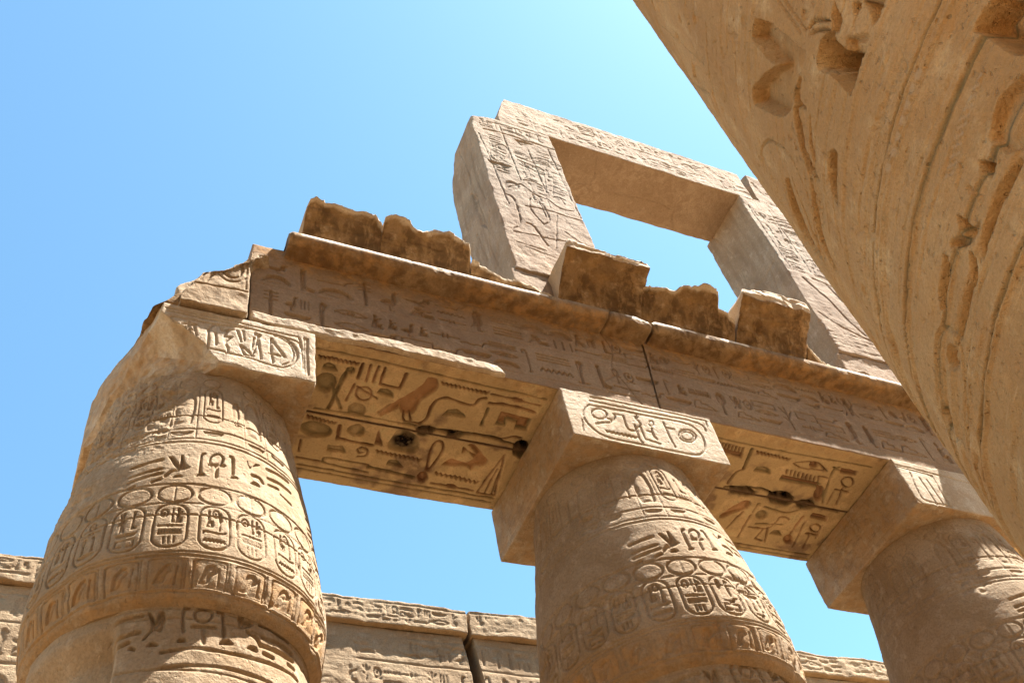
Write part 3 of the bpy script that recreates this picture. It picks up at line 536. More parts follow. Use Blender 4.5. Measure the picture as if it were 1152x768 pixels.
  ['s',0.025,0.6,'',[[5.941,15.977],[6.49,15.936]]],
  ['s',0.02,0.8,'',[[7.03,16.77],[7.288,16.509]]],
  ['s',0.02,0.5,'',[[6.097,15.905],[6.63,15.785]]],
 ],
 'c1': [
  ['s',0.04,1,'',[[-0.508,9.424],[-0.294,9.491]]],
  ['s',0.035,1,'',[[-0.509,9.28],[-0.283,9.343]]],
  ['s',0.035,1,'',[[-0.508,9.2],[-0.278,9.273]]],
  ['s',0.03,1,'',[[-0.499,9.105],[-0.453,9.139]]],
  ['s',0.03,1,'',[[-0.335,9.152],[-0.279,9.186]]],
  ['p',0,1.5,'',[[-0.245,9.526],[-0.212,9.514],[-0.163,9.389],[-0.161,9.546],[-0.143,9.549],[-0.123,9.41],[-0.086,9.352],[-0.139,9.307],[-0.182,9.352]]],
  ['s',0.04,1,'',[[-0.248,9.23],[-0.212,9.293],[-0.166,9.308]]],
  ['p',0,1.5,'',[[-0.197,9.196],[-0.175,9.234],[-0.146,9.233],[-0.127,9.203]]],
  ['s',0.035,1,'',[[0.011,9.598],[-0.014,9.551],[-0.015,9.288]]],
  ['p',0,1.5,'',[[-0.043,9.223],[-0.028,9.268],[0.007,9.275],[0.023,9.247]]],
  ['s',0.032,1,'',[[0.149,9.554],[0.143,9.512],[0.13,9.476],[0.11,9.447],[0.087,9.431],[0.068,9.44],[0.054,9.464],[0.049,9.501],[0.053,9.538],[0.067,9.579],[0.087,9.605],[0.11,9.621],[0.13,9.612],[0.144,9.591],[0.149,9.554]]],
  ['s',0.04,1,'',[[0.047,9.427],[0.156,9.455]]],
  ['s',0.04,1,'',[[0.102,9.431],[0.102,9.257]]],
  ['s',0.035,1,'',[[0.205,9.629],[0.228,9.599],[0.227,9.354]]],
  ['p',0,1.5,'',[[0.197,9.276],[0.219,9.324],[0.253,9.33],[0.269,9.304]]],
  ['p',0,1.5,'',[[0.347,9.647],[0.364,9.556],[0.462,9.669],[0.423,9.655],[0.37,9.545]]],
  ['s',0.045,1.3,'',[[0.387,9.446],[0.447,9.447],[0.477,9.387]]],
  ['p',0,1.5,'',[[0.361,9.297],[0.395,9.346],[0.431,9.341],[0.446,9.296]]],
  ['s',0.045,1,'',[[0.536,9.668],[0.673,9.715],[0.795,9.723]]],
  ['s',0.04,1,'',[[0.532,9.518],[0.677,9.567],[0.808,9.571]]],
  ['s',0.035,1,'',[[0.533,9.412],[0.637,9.442]]],
  ['s',0.03,1,'',[[0.651,9.369],[0.78,9.346]]],
 ],
 'c1sh': [
  ['s',0.05,1,'',[[-0.512,7.576],[-0.406,7.612],[-0.297,7.625]]],
  ['s',0.045,1,'',[[-0.462,7.414],[-0.302,7.452]]],
  ['s',0.04,1,'',[[-0.451,7.305],[-0.36,7.356]]],
  ['p',0,1.4,'',[[-0.263,7.653],[-0.238,7.641],[-0.206,7.564],[-0.184,7.657],[-0.155,7.652],[-0.143,7.543],[-0.163,7.435],[-0.212,7.456],[-0.265,7.364],[-0.277,7.37],[-0.227,7.487]]],
  ['p',0,1.5,'',[[-0.248,7.294],[-0.228,7.335],[-0.192,7.334],[-0.164,7.301]]],
  ['p',0,1.5,'',[[-0.366,7.287],[-0.344,7.313],[-0.307,7.295],[-0.31,7.254]]],
  ['p',0,1.5,'',[[-0.063,7.333],[-0.045,7.379],[-0.008,7.379],[0.015,7.334]]],
  ['s',0.035,1,'',[[-0.001,7.687],[-0.029,7.673],[-0.031,7.561],[-0.022,7.448]]],
  ['s',0.035,1,'',[[0.16,7.658],[0.157,7.627],[0.141,7.592],[0.118,7.57],[0.093,7.563],[0.069,7.571],[0.052,7.595],[0.044,7.626],[0.048,7.661],[0.059,7.678],[0.08,7.694],[0.105,7.698],[0.129,7.693],[0.149,7.679],[0.16,7.658]]],
  ['s',0.045,1,'',[[0.036,7.503],[0.183,7.519]]],
  ['s',0.045,1,'',[[0.106,7.488],[0.11,7.339]]],
  ['s',0.035,1,'',[[0.198,7.695],[0.232,7.691],[0.249,7.453]]],
  ['p',0,1.5,'',[[0.219,7.358],[0.243,7.407],[0.285,7.42],[0.32,7.379]]],
  ['p',0,1.6,'',[[0.344,7.688],[0.372,7.708],[0.397,7.667],[0.429,7.696],[0.475,7.69],[0.437,7.624],[0.358,7.572]]],
  ['s',0.05,1.4,'',[[0.424,7.556],[0.488,7.529],[0.526,7.471]]],
  ['p',0,1.5,'',[[0.419,7.386],[0.445,7.423],[0.492,7.426],[0.503,7.383]]],
  ['s',0.05,1,'',[[0.53,7.699],[0.657,7.714],[0.817,7.711]]],
  ['s',0.045,1,'',[[0.544,7.562],[0.713,7.599],[0.872,7.607]]],
  ['s',0.045,1,'',[[0.537,7.476],[0.695,7.501],[0.889,7.534]]],
  ['s',0.035,1,'',[[0.557,7.401],[0.648,7.405]]],
  ['s',0.035,1,'',[[0.813,7.45],[0.904,7.454]]],
  ['s',0.03,1,'',[[-0.149,7.226],[0.047,7.276],[0.243,7.28],[0.493,7.305],[0.828,7.367],[0.954,7.374]]],
  ['s',0.03,1,'',[[-0.138,7.067],[0.037,7.101],[0.208,7.118],[0.399,7.126],[0.633,7.134]]],
 ],
}
# ------------------------------------------------------------------ materials (procedural)
def stone(name, dark, mid, light, strata=.5, bump=.5, streak=0.0, streak_col=(.06, .03, .015), patina=0.0, patina_col=(.26, .12, .045), grain=1.0, fine=1.0):
    dark, mid, light = (tuple(.79*x for x in q) for q in (dark, mid, light)); patina_col = tuple(.8*x for x in patina_col)
    m = bpy.data.materials.new(name); m.use_nodes = True; nt = m.node_tree; N = nt.nodes; Lk = nt.links
    b = N['Principled BSDF']; b.inputs['Roughness'].default_value = .93; b.inputs['Specular IOR Level'].default_value = .12
    tc = N.new('ShaderNodeTexCoord')
    def noise(scale, detail=4, rough=.6, vec=None, dist=0.0):
        n = N.new('ShaderNodeTexNoise'); n.inputs['Scale'].default_value = scale; n.inputs['Detail'].default_value = detail
        n.inputs['Roughness'].default_value = rough; n.inputs['Distortion'].default_value = dist
        Lk.new(vec or tc.outputs['Object'], n.inputs['Vector']); return n.outputs['Fac']
    def mapr(f, a, c, lo=0.0, hi=1.0):
        r = N.new('ShaderNodeMapRange'); r.interpolation_type = 'SMOOTHSTEP'
        for i, v in zip((1, 2, 3, 4), (a, c, lo, hi)): r.inputs[i].default_value = v
        Lk.new(f, r.inputs[0]); return r.outputs[0]
    def mix(f, a, c):
        x = N.new('ShaderNodeMix'); x.data_type = 'RGBA'; x.clamp_factor = True
        if isinstance(f, float): x.inputs[0].default_value = f
        else: Lk.new(f, x.inputs[0])
        for i, v in ((6, a), (7, c)):
            if isinstance(v, tuple): x.inputs[i].default_value = (*v, 1)
            else: Lk.new(v, x.inputs[i])
        return x.outputs[2]
    def math_(op, a, c):
        x = N.new('ShaderNodeMath'); x.operation = op
        for i, v in ((0, a), (1, c)):
            if isinstance(v, (int, float)): x.inputs[i].default_value = v
            else: Lk.new(v, x.inputs[i])
        return x.outputs[0]
    def scaled(v):
        mp = N.new('ShaderNodeMapping'); mp.inputs['Scale'].default_value = v; Lk.new(tc.outputs['Object'], mp.inputs[0]); return mp.outputs[0]
    n1 = noise(.9, 6, .62, dist=.4); n2 = noise(5.5, 5, .65); n3 = noise(34*fine, 3, .6)
    c = mix(mapr(n1, .36, .66), dark, mid)
    c = mix(mapr(n2, .5, .78), c, light)
    bed = noise(1.0, 5, .6, scaled((.6, .6, 9.0)), .6)
    c = mix(mapr(bed, .55, .8, 0, strata), c, dark)
    c = mix(mapr(n3, .3, .62, .35*grain, 0), c, tuple(.55*x for x in dark))
    pits = noise(17*fine, 2, .5); c = mix(mapr(pits, .68, .78, 0, .4*grain), c, tuple(.42*x for x in dark))
    if fine > 1.5:      # tool marks and dust lines of a surface seen close
        tl = noise(1.0, 3, .6, scaled((9., 9., 150.)), .2); c = mix(mapr(tl, .56, .74, 0, .28), c, tuple(.6*x for x in dark)); c = mix(mapr(tl, .26, .42, .3, 0), c, tuple(min(1, 1.1*x) for x in light))
        sp = noise(230, 2, .5); c = mix(mapr(sp, .64, .74, 0, .35), c, tuple(.4*x for x in dark))
    if patina > 0:
        pn = noise(2.2, 5, .7, dist=.8); c = mix(mapr(pn, .45, .7, 0, patina), c, patina_col)
    if streak > 0:
        sn = noise(1.0, 5, .65, scaled((5.5, 5.5, .7)), .3); sm = noise(1.1, 3, .5)
        c = mix(math_('MULTIPLY', mapr(sn, .4, .62, 0, streak), mapr(sm, .3, .6, .35, 1)), c, streak_col)
    at = N.new('ShaderNodeAttribute'); at.attribute_name = 'pigment'
    am = N.new('ShaderNodeAttribute'); am.attribute_name = 'pigment_cover'
    pm = math_('MULTIPLY', am.outputs['Fac'], mapr(n3, .25, .5, .55, 1.0))
    c = mix(pm, c, at.outputs['Color'])
    sa = N.new('ShaderNodeAttribute'); sa.attribute_name = 'stain'
    sn2 = noise(6.0, 5, .7, dist=.5)
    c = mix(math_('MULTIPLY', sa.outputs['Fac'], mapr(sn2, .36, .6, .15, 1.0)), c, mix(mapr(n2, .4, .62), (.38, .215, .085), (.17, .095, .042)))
    Lk.new(c, b.inputs['Base Color'])
    h = math_('ADD', math_('MULTIPLY', n3, .35), math_('MULTIPLY', noise(110*fine, 2, .5), .18))
    h = math_('ADD', h, math_('MULTIPLY', mapr(pits, .62, .75), -.5)); h = math_('ADD', h, math_('MULTIPLY', noise(11, 4, .7), .9))
    h = math_('ADD', h, math_('MULTIPLY', bed, .8*strata))
    bp = N.new('ShaderNodeBump'); bp.inputs['Strength'].default_value = bump; bp.inputs['Distance'].default_value = .025
    Lk.new(h, bp.inputs['Height']); Lk.new(bp.outputs[0], b.inputs['Normal'])
    return m
M_COLUMN = stone('column_sandstone', (.34, .234, .135), (.445, .333, .218), (.545, .43, .304), .35, .7)
M_ABACUS = stone('abacus_sandstone', (.46, .347, .228), (.635, .53, .40), (.73, .645, .52), .3, .65)
M_BEAM = stone('beam_sandstone', (.29, .20, .13), (.38, .275, .18), (.45, .335, .23), .3, .6, 0, patina=.3, patina_col=(.34, .20, .10))
M_CORNICE = stone('weathered_cornice_sandstone', (.29, .175, .08), (.385, .25, .13), (.56, .40, .235), .3, .9, .95, (.09, .05, .022), .55, (.43, .245, .09))
M_TORUS = stone('torus_sandstone', (.30, .20, .11), (.40, .285, .17), (.50, .385, .25), .2, .6, .7, (.09, .05, .024), .3, (.36, .22, .10))
M_CLER = stone('clerestory_sandstone', (.35, .25, .165), (.44, .33, .23), (.53, .415, .31), .4, .8, .6, (.20, .13, .08))
M_WALL = stone('far_wall_sandstone', (.36, .25, .15), (.46, .34, .215), (.54, .42, .285), .5, .8)
M_NEAR = stone('near_column_sandstone', (.60, .36, .155), (.74, .475, .225), (.84, .595, .32), .05, .85, .22, (.36, .19, .08), patina=.3, patina_col=(.68, .37, .14), grain=.9, fine=2.6)
# ------------------------------------------------------------------ mesh building
class Parts:
    def __init__(s): s.V = []; s.F = []; s.C = []; s.M = []; s.ST = []; s.n = 0
    def grid(s, P, flip=False, C=None, M=None, ST=None, wrap=False):
        a, b = P.shape[:2]; i = np.arange(a*b).reshape(a, b)+s.n
        if wrap: i = np.concatenate([i, i[:, :1]], 1)
        q = np.stack([i[:-1, :-1], i[:-1, 1:], i[1:, 1:], i[1:, :-1]], -1).reshape(-1, 4)
        s.F.append(q[:, ::-1] if flip else q); s.V.append(P.reshape(-1, 3)); s.n += a*b
        s.C.append(np.zeros((a*b, 3)) if C is None else C.reshape(-1, 3)); s.M.append(np.zeros(a*b) if M is None else M.ravel()); s.ST.append(np.zeros(a*b) if ST is None else ST.ravel())
    def build(s, name, mat, parent=None, origin=(0, 0, 0)):
        V = (np.concatenate(s.V)-np.array(origin)).astype(np.float32); F = np.concatenate(s.F).astype(np.int32)
        me = bpy.data.meshes.new(name); me.vertices.add(len(V)); me.loops.add(F.size); me.polygons.add(len(F))
        me.vertices.foreach_set('co', V.ravel()); me.loops.foreach_set('vertex_index', F.ravel())
        me.polygons.foreach_set('loop_start', np.arange(len(F), dtype=np.int32)*4); me.polygons.foreach_set('loop_total', np.full(len(F), 4, np.int32))
        me.polygons.foreach_set('use_smooth', np.ones(len(F), bool)); me.update(calc_edges=True)
        M = np.concatenate(s.M).astype(np.float32); ST = np.concatenate(s.ST).astype(np.float32)
        if M.max() > 0:
            C = np.concatenate(s.C); C = np.concatenate([C/np.maximum(M, 1e-3)[:, None], np.ones((len(C), 1))], 1).astype(np.float32)
            me.attributes.new('pigment', 'FLOAT_COLOR', 'POINT').data.foreach_set('color', np.clip(C, 0, 1).ravel())
            me.attributes.new('pigment_cover', 'FLOAT', 'POINT').data.foreach_set('value', M)
        if ST.max() > 0: me.attributes.new('stain', 'FLOAT', 'POINT').data.foreach_set('value', ST)
        me.materials.append(mat)
        o = bpy.data.objects.new(name, me); COL.objects.link(o)
        if parent is not None:
            o.parent = parent; o.location = tuple(np.array(origin)-np.array(parent.location)) if parent.parent is None else (0, 0, 0)
        else: o.location = origin
        return o
def tag(o, label=None, cat=None, group=None, kind=None):
    if label: o['label'] = label
    if cat: o['category'] = cat
    if group: o['group'] = group
    o['kind'] = kind or ('thing' if label else 'structure')
    return o
def thing(name, loc, label, cat, group=None):
    o = bpy.data.objects.new(name, None); COL.objects.link(o); o.location = loc; return tag(o, label, cat, group)
def erode(P, lo, hi, rmin, rmax, rough, seed, cuts=(), chip=2.2):
    n = .5+.5*fbm(P, chip, 3, seed); n2 = .5+.5*fbm(P, chip*.33, 2, seed+9)
    r = rmin+(rmax-rmin)*sstep(.45, .85, .6*n+.4*n2+.06*vnoise(P*14, seed+4))
    r = np.minimum(r, .45*np.min(hi-lo))[..., None]
    q = np.clip(P, lo+r, hi-r); d = P-q; L = np.linalg.norm(d, axis=-1, keepdims=True)
    P = np.where(L > 1e-6, q+d/np.maximum(L, 1e-6)*r, P)
    for pt, nn, amp in cuts:
        nn = np.array(nn, float); nn /= np.linalg.norm(nn)
        s = (P-np.array(pt))@nn+amp*fbm(P, 1.6, 4, seed+33)
        P = P-np.maximum(s, 0)[..., None]*nn
    if rough > 0:
        for k in range(3): P[..., k] += rough*fbm(P, 5.5, 3, seed+60+k)+rough*1.6*fbm(P, .9, 2, seed+70+k)
    return P
FACES = {'front': (0, 2, 1, 0), 'back': (0, 2, 1, 1), 'left': (1, 2, 0, 0), 'right': (1, 2, 0, 1), 'bottom': (0, 1, 2, 0), 'top': (0, 1, 2, 1)}
def block(name, mat, lo, hi, step, parent=None, cv={}, seed=0, rmin=.012, rmax=.1, rough=.008, cuts=(), coarse=('back', 'top'), stain={}, chip=2.2, warp=None, origin=None):
    lo = np.array(lo, float); hi = np.array(hi, float); pb = Parts()
    n = [max(4, 4*int(math.ceil((hi[k]-lo[k])/step/4))) for k in range(3)]
    for f, (a, b, c, side) in FACES.items():
        sk = 4 if f in coarse else 1
        ua = np.linspace(lo[a], hi[a], n[a]+1)[::sk]; vb = np.linspace(lo[b], hi[b], n[b]+1)[::sk]
        U, V = np.meshgrid(ua, vb); P = np.zeros(U.shape+(3,)); P[..., a] = U; P[..., b] = V; P[..., c] = (lo, hi)[side][c]
        R = erode(P.copy(), lo, hi, rmin, rmax, rough, seed, cuts, chip)
        C = M = ST = None
        if f in cv:
            k = cv[f]; Hh = k.sample(k.H, U, V)
            edge = np.minimum(np.minimum(U-lo[a], hi[a]-U), np.minimum(V-lo[b], hi[b]-V)); Hh = Hh*sstep(0, .03, edge)
            R[..., c] += Hh*(1 if side == 0 else -1)
            C = k.sample(k.C, U, V); M = k.sample(k.M, U, V)*sstep(0, .02, edge); C = C*sstep(0, .02, edge)[..., None]
        if f in stain: ST = stain[f](U, V)
        if warp is not None: R = warp(R)
        flip = (f in ('back', 'left', 'top'))
        if f == 'bottom': flip = True
        if f == 'top': flip = False
        pb.grid(R, flip, C, M, ST)
    o = tuple(origin) if origin is not None else (float((lo[0]+hi[0])/2), float((lo[1]+hi[1])/2), float(lo[2]))
    return pb.build(name, mat, parent, o)
F_ = 7.7175            # plane of the architrave's face
# ------------------------------------------------------------------ ground
def ground():
    m = bpy.data.materials.new('sand'); m.use_nodes = True; nt = m.node_tree; b = nt.nodes['Principled BSDF']; b.inputs['Roughness'].default_value = .95
    tc = nt.nodes.new('ShaderNodeTexCoord'); n = nt.nodes.new('ShaderNodeTexNoise'); n.inputs['Scale'].default_value = .8; n.inputs['Detail'].default_value = 8
    r = nt.nodes.new('ShaderNodeValToRGB'); r.color_ramp.elements[0].color = (.20, .122, .055, 1); r.color_ramp.elements[1].color = (.285, .18, .085, 1)
    nt.links.new(tc.outputs['Object'], n.inputs['Vector']); nt.links.new(n.outputs['Fac'], r.inputs[0]); nt.links.new(r.outputs[0], b.inputs['Base Color'])
    bp = nt.nodes.new('ShaderNodeBump'); bp.inputs['Distance'].default_value = .05; nt.links.new(n.outputs['Fac'], bp.inputs['Height']); nt.links.new(bp.outputs[0], b.inputs['Normal'])
    x = np.concatenate([[-1500, -400, -120], np.linspace(-40, 60, 81), [140, 400, 1500]]); y = np.concatenate([[-1500, -400, -120], np.linspace(-40, 60, 81), [140, 400, 1500]])
    X, Y = np.meshgrid(x, y); P = np.stack([X, Y, np.zeros_like(X)], -1); P[..., 2] = .05*fbm(P, .3, 3, 5)*(np.abs(X) < 100)*(np.abs(Y) < 100)-.02
    pb = Parts(); pb.grid(P); tag(pb.build('ground', m), kind='structure')
ground()
# ------------------------------------------------------------------ columns
PZ = np.array([7.70, 7.745, 7.80, 7.95, 8.2, 8.45, 8.8, 9.3, 9.9, 10.4, 10.8, 11.16]); PR = np.array([1.37, 1.45, 1.49, 1.525, 1.557, 1.55, 1.51, 1.45, 1.36, 1.27, 1.21, 1.165])
def smooth_interp(z, zs, rs):
    a = np.interp(z, zs, rs); b = np.interp(z-.09, zs, rs); c = np.interp(z+.09, zs, rs); return np.where((z > zs[0]+.12) & (z < zs[-1]-.1), (2*a+b+c)/4, a)
RA = 1.45
def column_canvas(z0, z1, step, seed): return Canvas(-pi, pi, z0, z1, step, seed, RA)
def capital_canvas(idx, step, shift):
    cv = column_canvas(7.6, 11.16, step, 11+idx); rng = random.Random(40+idx); D = .030; sh = radians(shift)
    for z, w in ((9.10, .022), (9.78, .022), (9.84, .016), (10.02, .02), (8.82, .012), (8.14, .03), (8.18, .014), (7.79, .018)): cv.line(-pi, z, pi, z, w, .018)
    per = radians(15.2); k0 = radians(5.7)+sh
    for i in range(-12, 12):
        uc = k0+i*per
        if abs(uc) > pi: continue
        cv.stroke(ell(uc, 8.955, .163/RA, .125, 18), .026, .026)                     # sun discs
        if i % 2: cv.line(uc, 8.85, uc, 9.06, .014, .012)
        cartouche(cv, uc+rng.uniform(-.01, .01), 8.235, 8.80, .30*rng.uniform(.94, 1.05), D*rng.uniform(.75, 1.15), rng, RA, .02, (i % 2) if rng.random() < .6 else 2+i % 2)
        hw = .145/RA; jj = lambda: rng.uniform(-.012, .012)
        cv.poly([(uc-hw, 7.84), (uc-hw*1.03, 8.03), (uc-hw*.85, 8.09), (uc+hw*.85, 8.09), (uc+hw*1.03, 8.03), (uc+hw, 7.84)], .006, 's', .1)
        cv.stroke([(uc-hw, 7.82), (uc-hw*1.02, 8.03), (uc-hw*.85, 8.10), (uc+hw*.85, 8.10), (uc+hw*1.02, 8.03), (uc+hw, 7.82)], .018, .02*rng.uniform(.5, 1.2))
        cv.poly([(uc-.07+jj(), 7.86), (uc-.045, 7.98+jj()), (uc-.01+jj(), 8.05), (uc+.03, 8.06+jj()), (uc+.05+jj(), 7.99), (uc+.015, 7.95+jj()), (uc-.01, 7.87)], .03, '', .5)
        cv.stroke([(uc+.055, 7.86), (uc+.062+jj(), 8.03)], .02, .025)
        for sg in (-1, 1): cv.line(uc+sg*per/2-.014, 7.83, uc+sg*per/2-.014, 8.1, .014, .016)
    for q in range(4): cv.rows(TR['c1'], .034, sh+q*radians(88))                       # sign band, repeated round the capital
    for q in range(-5, 6):                                                            # royal names above
        uc = radians(-10.5+36*q)+sh
        if abs(uc) > pi-.2: continue
        cv.stroke(ell(uc, 10.92, .125/RA, .085), .018, .018); cv.stroke(ell(uc+radians(13), 10.95, .12/RA, .085), .018, .018)
        cv.poly([(uc+a/RA, b) for a, b in ((-.11, 10.12), (-.13, 10.4), (-.12, 10.62), (-.05, 10.76), (.06, 10.76), (.12, 10.62), (.13, 10.4), (.1, 10.12))], .022, '', .8)
        cartouche(cv, uc+radians(14), 10.18, 10.84, .24, .022, rng, RA, .018, q % 2)
        glyph(cv, 'basket', uc-.12/RA, 9.88, .25, .12, .022, '', 1, RA); glyph(cv, 'basket', uc+radians(14)-.12/RA, 9.9, .25, .12, .022, '', 1, RA)
        cv.line(uc+radians(6.5), 9.86, uc+radians(6.5), 10.85, .016, .014); cv.line(uc-radians(6), 9.86, uc-radians(6), 10.8, .012, .01)
        text_row(cv, uc+radians(20.5), uc+radians(30), 10.2, 10.7, .018, rng, RA)
    cv.worn(.12, .6, .62)
    k = sstep(.25, -.2, cv.wig*.6+cv.wear); cv.M *= k; cv.C *= k[..., None]
    return cv
def shaft_canvas(idx, step, shift):
    cv = column_canvas(5.6, 7.78, step, 21+idx); rng = random.Random(60+idx); sh = radians(shift)
    for z, w in ((7.58, .02), (7.68, .014), (7.055, .022), (6.87, .026), (6.80, .014), (5.75, .02)): cv.line(-pi, z, pi, z, w, .02)
    for q in range(4): cv.rows(TR['c1sh'], .04, sh+q*radians(88))
    for i in range(-9, 9):
        uc = radians(i*20+4)+sh
        if abs(uc) > pi-.15: continue
        cv.stroke([(uc-.05, 5.8), (uc-.05, 6.60), (uc-.1, 6.68), (uc-.14, 6.6), (uc-.13, 6.5)], .03, .028); cv.stroke([(uc+.1, 5.8), (uc+.1, 6.74)], .024, .02)
        glyph(cv, rng.choice(TALL), uc-.02, 6.0, .25, .55, .03, '', 1, RA)
    cv.worn(.15, .55, .7)
    return cv
def lathe_grid(pb, cx, cy, phi, z, rad, cv=None, seed=0, rough=.012, extra=None, stain=None, wrap=False):
    U, V = np.meshgrid(phi, z); R = rad(V)
    P = np.stack([cx+R*np.sin(U), cy-R*np.cos(U), V], -1)
    nz = fbm(P, 4.5, 3, seed)*rough+fbm(P, .8, 2, seed+5)*rough*1.5
    C = M = ST = None
    if cv is not None:
        nz = nz-cv.sample(cv.H, U, V); C = cv.sample(cv.C, U, V); M = cv.sample(cv.M, U, V)
    if extra is not None: nz = nz+extra(U, V, P)
    R = R+nz
    P = np.stack([cx+R*np.sin(U), cy-R*np.cos(U), V+.4*nz*0], -1)
    if stain is not None: ST = stain(U, V, P)
    pb.grid(P, False, C, M, ST, wrap)
    return P
def phis(center, half, step_deg, coarse_deg=4.0):
    a = np.arange(center-half, center+half, step_deg); b = np.arange(center+half, center-half+360-.1, coarse_deg)
    return np.radians(np.concatenate([a, b]))
def wrapphi(p): return (p+pi) % (2*pi)-pi
def column(idx, cx, cy, label, shift, seen, stp, stp_z, scoop=False, girth=1.0):
    t = thing('temple_column', (cx, cy, 0), label, 'column', 'carved columns of the side row')
    ph = phis(seen, 104, math.degrees(stp/RA)); phw = np.sort(wrapphi(ph))
    cv = capital_canvas(idx, min(stp, .012), shift); pb = Parts()
    def st(U, V, P): return sstep(8.3, 8.0, V+.16*fbm(P, 3.0, 3, 9))*.42*sstep(7.5, 7.75, V)
    def joints(U, V, P):      # drum joints and battered patches
        d = 0
        for zj in (8.66, 10.28): d = d-.02*sstep(.014, .004, np.abs(V-zj-.012*fbm(P, 2.0, 2, idx+3)))
        b = fbm(P, 1.5, 4, 77+idx*3); d = d-.045*sstep(.24, .42, b)*(.6+.6*fbm(P, 11, 3, 5+idx))
        low = sstep(8.15, 7.7, V); d = d-.014*low*sstep(.05, .5, fbm(P, 4.5, 3, 31+idx))
        if scoop: d = d-.032*sstep(-.15, -.5, U)*sstep(9.5, 9.9, V)*(.3+1.6*np.abs(fbm(P, 9, 4, 8)))-.05*sstep(-.7, -1.0, U)*sstep(9.6, 8.8, V)
        return d
    z = np.concatenate([np.arange(7.70, 8.3, stp_z*.6), np.arange(8.3, 11.16, stp_z), [11.16]])
    lathe_grid(pb, cx, cy, phw, z, lambda V: girth*smooth_interp(V, PZ, PR), cv, 100+idx*7, .01, joints, st, True)
    ring = pb.V[0].reshape(len(z), len(phw), 3)[0]; mid = ring*1.0; mid[:, :2] = (ring[:, :2]-np.array([cx, cy]))*.86+np.array([cx, cy]); mid[:, 2] += .02
    pb.grid(np.stack([mid, ring]), False, None, None, None, True)
    pb.build('capital', M_COLUMN, t, (cx, cy, 7.7))
    sv = shaft_canvas(idx, min(stp*1.1, .014), shift); pb = Parts()
    def ex(U, V, P):
        if not scoop: return -.03*sstep(.35, .6, fbm(P, 1.2, 3, 91+idx))
        m = sstep(-.50, -.60, U+.05*fbm(P, 1.5, 2, 3))*sstep(-2.2, -2.0, U)
        return m*(sv.sample(sv.H, U, V)-.16*sstep(7.62, 7.3, V)-.03)
    z = np.concatenate([np.arange(5.6, 7.76, stp_z*.9), [7.76]])
    lathe_grid(pb, cx, cy, phw, z, lambda V: girth*np.interp(V, [5.6, 7.76], [1.40, 1.37]), sv, 150+idx, .01, ex, None, True)
    z2 = np.concatenate([np.linspace(.38, 1.3, 24), np.linspace(1.45, 5.6, 60)])
    lathe_grid(pb, cx, cy, np.radians(np.arange(-180, 180, 3)), z2, lambda V: girth*np.interp(V, [.38, .7, 1.3, 2.2, 5.6], [1.15, 1.3, 1.40, 1.43, 1.40]), None, 160+idx, .012, None, None, True)
    pb.build('shaft', M_COLUMN, t, (cx, cy, .38))
    pb = Parts(); z3 = np.array([-.05, .0, .2, .34, .38, .39, .40]); r3 = np.array([1.75, 1.78, 1.78, 1.75, 1.7, 1.2, .02])
    lathe_grid(pb, cx, cy, np.radians(np.arange(-180, 180, 4)), z3, lambda V: np.interp(V, z3, r3), None, 170+idx, .015, None, None, True)
    pb.build('base', M_COLUMN, t, (cx, cy, 0))
    return t
CX = (1.295, 7.055, 12.86); CY = 8.94
ABX = ((.06, 2.42), (5.83, 8.275), (11.635, 14.06))
c1 = column(0, CX[0], CY, 'leftmost carved column with its capital and square block almost fully in sunlight', -4.5, -7, .0078, .0095, True, .945)
c2 = column(1, CX[1], CY, 'middle carved column, half in shade, with a sunlit band down its capital', -7, -38, .012, .014)
c3 = column(2, CX[2], CY, 'rightmost carved column, mostly in shade, partly hidden by the huge near column', 3, -56, .015, .018)
def shade_tint(U, V): return np.full(U.shape, .5)  # darker left and under faces: shade painted into the stone colour
acv = Canvas(-.2, 14.3, 11.1, 12.2, .01, 71); acv.rows(TR['aba'], .03, wk=.72)
def side_canvas(seed, base):
    cv = Canvas(7.5, 10.4, 11.1, 12.2, .014, seed); r = random.Random(seed)
    cv.line(7.7, 11.95, 10.2, 11.95, .02, .012); cv.line(7.7, 11.25, 10.2, 11.25, .02, .012)
    if base: cv.stroke(ell(9.6, 11.6, .16, .2), .03, .015); cv.stroke(ell(8.1, 11.6, .14, .17), .03, .012); text_row(cv, 8.4, 9.4, 11.32, 11.88, .016, r)
    else:
        for k in range(6): cv.line(8.6+k*.16, 11.4, 8.58+k*.16, 11.85, .022, .012)
    cv.worn(.05, .4, .7); return cv
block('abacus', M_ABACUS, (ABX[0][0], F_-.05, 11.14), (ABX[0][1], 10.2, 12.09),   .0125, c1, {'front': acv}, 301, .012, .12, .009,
      cuts=[((.60, 7.67, 12.06), (-.798, -.60, -.62), .16), ((.62, 7.67, 12.1), (-.95, -.32, 0), .10)], coarse=('back', 'top', 'right'), stain={'left': shade_tint, 'bottom': shade_tint})
block('abacus', M_ABACUS, (ABX[1][0], F_-.05, 11.14), (ABX[1][1], 10.2, 12.09), .014, c2, {'front': acv, 'left': side_canvas(72, 0)}, 302, .01, .06, .006, coarse=('back', 'top', 'right'), stain={'left': shade_tint, 'bottom': shade_tint})
block('abacus', M_ABACUS, (ABX[2][0], F_-.05, 11.14), (ABX[2][1], 10.2, 12.09), .016, c3, {'front': acv, 'left': side_canvas(73, 1)}, 303, .01, .06, .006, coarse=('back', 'top', 'right'), stain={'left': shade_tint, 'bottom': shade_tint})
